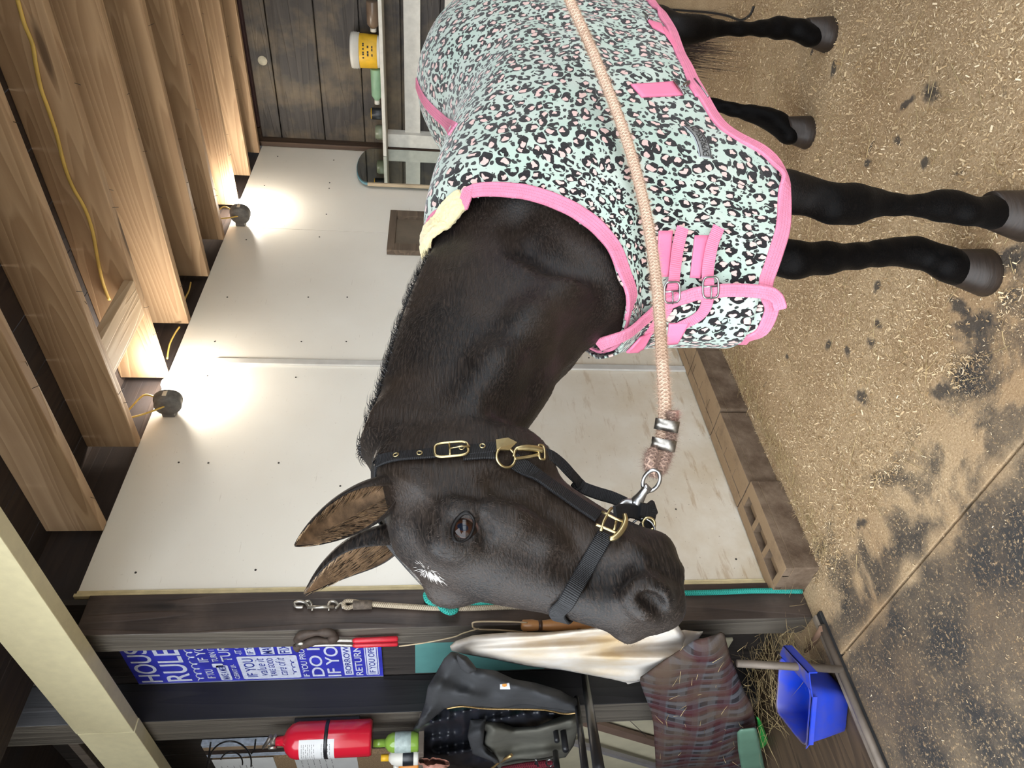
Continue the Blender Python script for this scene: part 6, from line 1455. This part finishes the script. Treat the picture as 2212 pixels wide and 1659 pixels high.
# farrier's pincers, leather strap, wooden handled tool on the side of the post
TX = 1.185; T = lambda x, y, X=TX: Vector(on(x, y, 0, X))
pin = thing('pincers', 'steel pincers with red grips hanging on the side of the dark post', 'pincers', (TX, 2.3, 1.7)); M_redg = flat_mat('red rubber grip', (.50, .015, .03), .4, var=.1)
for dy in (-5, 5):
    child(obj('handle', tube([Vector(q) for q in smooth_path([T(662,1391+dy*.3), T(680,1389+dy), T(720,1388+dy*.9), T(765,1389+dy*1.0)], 5)], .0062, seg=10), M_ni, smooth=True), pin)
    child(obj('grip', tube([T(762,1389+dy), T(768,1388.5+dy), T(857,1385+dy*1.05), T(860,1385+dy*1.05)], [.006, .0092, .0092, .005], seg=12), M_redg, smooth=True), pin)
child(obj('jaws', tube([T(640,1392), T(650,1390), T(664,1391)], [.010, .015, .009], seg=10, flat=.7), M_ni, smooth=True), pin)
M_leath = flat_mat('cracked brown leather', (.055, .037, .027), .7, var=.35, scale=40, bump=.6, bscale=60)
tag(obj('leather_strap', tube([Vector(q) for q in smooth_path([T(640,1385), T(655,1372), T(690,1367), T(715,1368), T(722,1376), T(712,1384), T(680,1384), T(650,1396), T(640,1400)], 5)], [.008 + .006*abs(math.sin(i*.35)) for i in range(41)], seg=8, flat=1.3), M_leath, smooth=True), 'crumpled brown leather strap hung over the pincers', 'strap')
tl = thing('hand_tool', 'turned wooden tool handle hanging by a twine loop from the dark post', 'tool', (TX, 2.2, 1.0)); M_hw = wood_mat('varnished handle', (.50, .25, .09), (.30, .13, .045), 'Z', 6, .35, .6, .1); M_twine = flat_mat('twine', (.36, .28, .18), .9, var=.2)
T2 = lambda x, y: Vector(on(x, y, 0, 1.16))
child(obj('handle', tube([T2(1126,1351), T2(1130,1351), T2(1150,1350.5), T2(1163,1351), T2(1172,1351), T2(1200,1350), T2(1235,1350), T2(1250,1350), T2(1300,1349)], [.012, .0185, .019, .0155, .0165, .0205, .017, .0165, .0185], seg=18), M_hw, smooth=True), tl)
for x in (1165, 1248): child(obj('band', tube([T2(x-3,1351), T2(x+5,1351)], .0178, seg=18), flat_mat('dark band', (.05, .022, .012), .5), smooth=True), tl)
child(obj('twine_loop', tube([Vector(q) for q in smooth_path([T2(1139,1345), T2(1100,1343), T2(1030,1343), T2(1021,1350), T2(1030,1359), T2(1080,1361), T2(1138,1366)], 5)], .0028, seg=7), M_twine, smooth=True), tl)
child(obj('twine_loop', tube([Vector(q) for q in smooth_path([T2(1034,1358), T2(1000,1368), T2(980,1376), T2(920,1388), T2(862,1396)], 5)], .0024, seg=7), M_twine, smooth=True), tl)
# fire extinguisher
ex = thing('fire_extinguisher', 'red fire extinguisher hanging on the grey side of the post', 'fire extinguisher', (1.10, 2.93, 1.76)); c0 = Vector(on(700, 1594, 0, 1.10)); cx, cy = 1.095, c0.y
zt = on(612, 1594, 0, cx)[2]; zb_ = on(804, 1594, 0, cx)[2]; rr_ = .066; M_rede = NT('red enamel', .18, 0, .6); M_rede.col((.52, .012, .03)); M_rede = M_rede.m
child(obj('cylinder', lathe([(0, zb_), (rr_*.93, zb_), (rr_, zb_+.008), (rr_, zt-.05), (rr_*.9, zt-.028), (rr_*.65, zt-.010), (rr_*.33, zt), (.018, zt+.006), (.016, zt+.03), (0, zt+.03)], origin=(cx, cy, 0), seg=48), M_rede), ex)
child(obj('strap', lathe([(rr_+.0005, (zt+zb_)/2-.004), (rr_+.002, (zt+zb_)/2-.003), (rr_+.002, (zt+zb_)/2+.009), (rr_+.0005, (zt+zb_)/2+.010)], origin=(cx, cy, 0), seg=48), M_blk), ex)
am = math.atan2(-cy, -cx) - .35
def cyl_patch(name, r, a0, a1, z0, z1, mat, parent, n=14):
    bm = bmesh.new(); R_ = [[bm.verts.new((cx + r*math.cos(a0 + (a1-a0)*i/n), cy + r*math.sin(a0 + (a1-a0)*i/n), z)) for z in (z0, z1)] for i in range(n+1)]
    for A, B in zip(R_[:-1], R_[1:]): bm.faces.new((A[0], B[0], B[1], A[1])).smooth = True
    return child(obj(name, bm, mat), parent)
zl0, zl1 = on(727, 1600, 0, cx)[2], on(652, 1600, 0, cx)[2]
lb = cyl_patch('label', rr_+.0006, am-1.15, am+.35, zl0, zl1, flat_mat('white printed label', (.62, .62, .62), .5, var=.04), ex)
for k_ in range(12): x_ = map_text(['-- --- - ---- --', '- --- -- ---', '---- -- -', '-- - --- ----'][k_ % 4], on_cyl(cx, cy, rr_+.0014, am-.45, 1.1, zl1-.0105-.0075*k_-(.02 if k_ > 6 else 0), zl1-.0092-.0075*k_-(.02 if k_ > 6 else 0)), M_ink, 'lettering', None, False); x_.parent = lb
bm = bmesh.new(); v0 = Vector((cx, cy, zt+.03)); add_tube(bm, [v0, v0 + Vector((0, 0, .02))], .014, seg=12); add_tube(bm, [v0 + Vector((.01, -.025, .018)), v0 + Vector((0, -.005, .028)), v0 + Vector((-.01, .03, .05))], [.012, .014, .009], seg=4, flat=.6); add_tube(bm, [v0 + Vector((.01, -.03, .0)), v0 + Vector((0, 0, .012)), v0 + Vector((-.01, .04, .012))], [.010, .012, .008], seg=4, flat=.6)
child(obj('valve_lever', bm, flat_mat('worn grey metal', (.16, .14, .12), .45, .6, var=.3)), ex); child(obj('gauge', lathe([(0, 0), (.016, 0), (.017, .008), (.014, .012), (0, .012)], origin=tuple(v0 + Vector((-.012, .012, .012))), axis=(-1, .3, 0), seg=20), M_ni), ex)
child(obj('bracket', box((cx+.05, cy-.02, zb_+.05), (1.171, cy+.02, zt-.03), .003), M_blk), ex)
# bottles below the extinguisher, on a little ledge hidden by the jacket
zs_ = on(905, 1605, 0, 1.10)[2]
led = obj('ledge', box((1.02, 2.86, zs_-.02), (1.171, 3.24, zs_), .003), M_gpl); tag(led, 'narrow ledge on the post carrying the cleaning bottles', 'shelf')
def bottle(name, label, px, x, r, zt_, mat, capmat, caph=.03, parts=None):
    y = on(*px, 0, x)[1]; t = thing(name, label, 'bottle', (x, y, zs_))
    child(obj('body', lathe([(0, zs_+.0005), (r*.94, zs_+.0005), (r, zs_+.006), (r, zt_-caph-.03), (r*.8, zt_-caph-.012), (r*.4, zt_-caph), (0, zt_-caph)], origin=(x, y, 0), seg=28), mat), t)
    child(obj('cap', lathe([(0, zt_-caph), (r*.42, zt_-caph), (r*.40, zt_), (0, zt_)], origin=(x, y, 0), seg=20), capmat), t); return t, y
kk_ = NT('green liquid bottle', .1, 0, .6); kk_.col((.20, .34, .05)); t_, y_ = bottle('cleaner_bottle', 'lime green bottle standing just below the fire extinguisher', (850, 1604), 1.085, .037, on(806, 1604, 0, 1.085)[2], kk_.m, kk_.m, .045)
child(obj('label', lathe([(.0372, zs_+.03), (.0380, zs_+.032), (.0380, zs_+.09), (.0372, zs_+.092)], origin=(1.085, y_, 0), seg=28), flat_mat('pale label', (.35, .42, .40), .4, var=.2, scale=60)), t_)
t_, y_ = bottle('spray_bottle', 'white bottle with a yellow top partly behind the jacket collar', (850, 1636), 1.06, .032, on(823, 1636, 0, 1.06)[2], M_white, M_ylab, .03)
child(obj('label', lathe([(.0322, zs_+.02), (.0330, zs_+.022), (.0330, zs_+.06), (.0322, zs_+.062)], origin=(1.06, y_, 0), seg=28), M_tape), t_)
t_, y_ = bottle('small_bottle', 'small orange topped bottle at the picture edge beside the white bottle', (880, 1656), 1.04, .026, on(850, 1656, 0, 1.04)[2], flat_mat('orange plastic', (.6, .22, .03), .4), M_white, .02)
# cork board with notices, slats, wire hook at the far left
cb0 = Vector(on(860, 1600, 0, 1.31)); M_cork = flat_mat('cork', (.30, .20, .11), .9, var=.35, scale=150, bump=.5, bscale=200)
ycb = on(500, 1636, 0, 1.31)[1]
cork = obj('cork_board', box((1.300, ycb, 1.52), (1.322, 4.3, 2.36), .002), M_cork); tag(cork, 'cork notice board on the wall behind the fire extinguisher', 'notice board')
M_paper = flat_mat('paper', (.70, .70, .68), .8, var=.05)
def paper(label, y0, z0, y1, z1):
    t = thing('notice', label, 'paper', (1.298, (y0+y1)/2, (z0+z1)/2)); child(obj('sheet', box((1.2975, min(y0, y1), min(z0, z1)), (1.2995, max(y0, y1), max(z0, z1))), M_paper), t)
    for k_ in range(6):
        zz_ = max(z0, z1) - .03 - .028*k_; x_ = map_text(['---- -- ---', '-- --- -- -', '--- - ----', '-- -- ---', '- ---- --', '--- --'][k_], lambda u, v: Vector((1.2970, max(y0, y1) - .02 - u*.15, zz_ + v*.0022)), M_ink, 'lettering', t, False)
pa = on(457, 1642, 0, 1.298); pb_ = on(592, 1642, 0, 1.298); paper('white notice pinned high on the cork board', pa[1], pa[2], pa[1]+.25, pb_[2])
pa = on(633, 1630, 0, 1.298); pb_ = on(770, 1630, 0, 1.298); paper('white notice pinned below the fire extinguisher on the cork board', pa[1], pa[2], pa[1]+.25, pb_[2])
M_slat = flat_mat('pale blue slat', (.42, .47, .56), .4, var=.25, scale=50); M_bslat = flat_mat('raw wood slat', (.30, .21, .13), .7, var=.2)
for i_, (ya_, yb_, m_) in enumerate(((1605, 1611, M_slat), (1611.5, 1618, M_bslat), (1618.5, 1627, M_post), (1627.5, 1634, M_slat))):
    a_ = on(500, ya_, 0, 1.30)[1]; b_ = on(500, yb_, 0, 1.30)[1]; struct(obj('trim_%d' % (16+i_), box((1.296, a_, 1.78), (1.320, b_, 2.37), .002), m_))
wh = thing('wire_hook', 'black wrought wire scroll hook on the wall above the fire extinguisher', 'hook', (1.22, 3.1, 2.1)); Wp = lambda x, y: Vector(on(x, y, 0, 1.22))
bm = bmesh.new(); add_tube(bm, [Wp(447,1662), Wp(455,1604)], .0035, seg=8); cc = (497, 1648); add_tube(bm, [Wp(cc[0] + 46*math.cos(a), cc[1] + 47*math.sin(a)) for a in [math.pi*(1.0 + k/24*1.05) for k in range(25)]], .0035, seg=8)
add_tube(bm, [Wp(500 + 24*math.cos(a), 1648 + 24*math.sin(a)) for a in [math.pi*(1.1 + k/20*.95) for k in range(21)]], .0032, seg=8); add_tube(bm, [Wp(552,1598), Wp(550,1618), Wp(543,1628)], .0035, seg=8); child(obj('wire', bm, M_blk, smooth=True), wh)
# dark red braided headcollar under the jacket
hc = thing('braided_rope', 'dark red braided rope with a steel clip below the jacket hem', 'rope', (1.0, 3.05, 1.0)); M_mar = rope_mat('maroon braid', (.14, .02, .03), (.05, .008, .012), (.10, .02, .03))
rope_tube(smooth_path([Vector(on(x, y, 0, 1.0)) for x, y in [(1085,1664),(1120,1657),(1160,1652),(1200,1648)]], 6), .014, M_mar, 'cord', hc)
bm = bmesh.new(); Cq = lambda x, y: Vector(on(x, y, 0, .98)); add_tube(bm, smooth_path([Cq(1157,1650), Cq(1158,1640), Cq(1162,1655)], 4), .004, seg=8); add_tube(bm, [Cq(1188 + 8*math.cos(a), 1648 + 7*math.sin(a)) for a in [k*2*math.pi/16 for k in range(16)]], .003, seg=8, closed=True); child(obj('clip', bm, M_steel, smooth=True), hc)
# black cord on the ground behind the hind leg
cd = [Vector(on(x, y, 2, .006)) for x, y in [(1405,18),(1480,23),(1530,27),(1570,34),(1592,42),(1604,43),(1620,32),(1628,14)]]
tag(obj('black_cord', tube([Vector(q) for q in smooth_path(cd, 6)], .0055, seg=8), M_blk, smooth=True), 'thin black cord lying on the sawdust behind the hind hoof', 'cord')
# tuft and upper frames past the beam
struct(obj('trim_20', box((1.20, 3.10, 2.75), (1.32, 5.0, 2.79), .003), M_gpl))
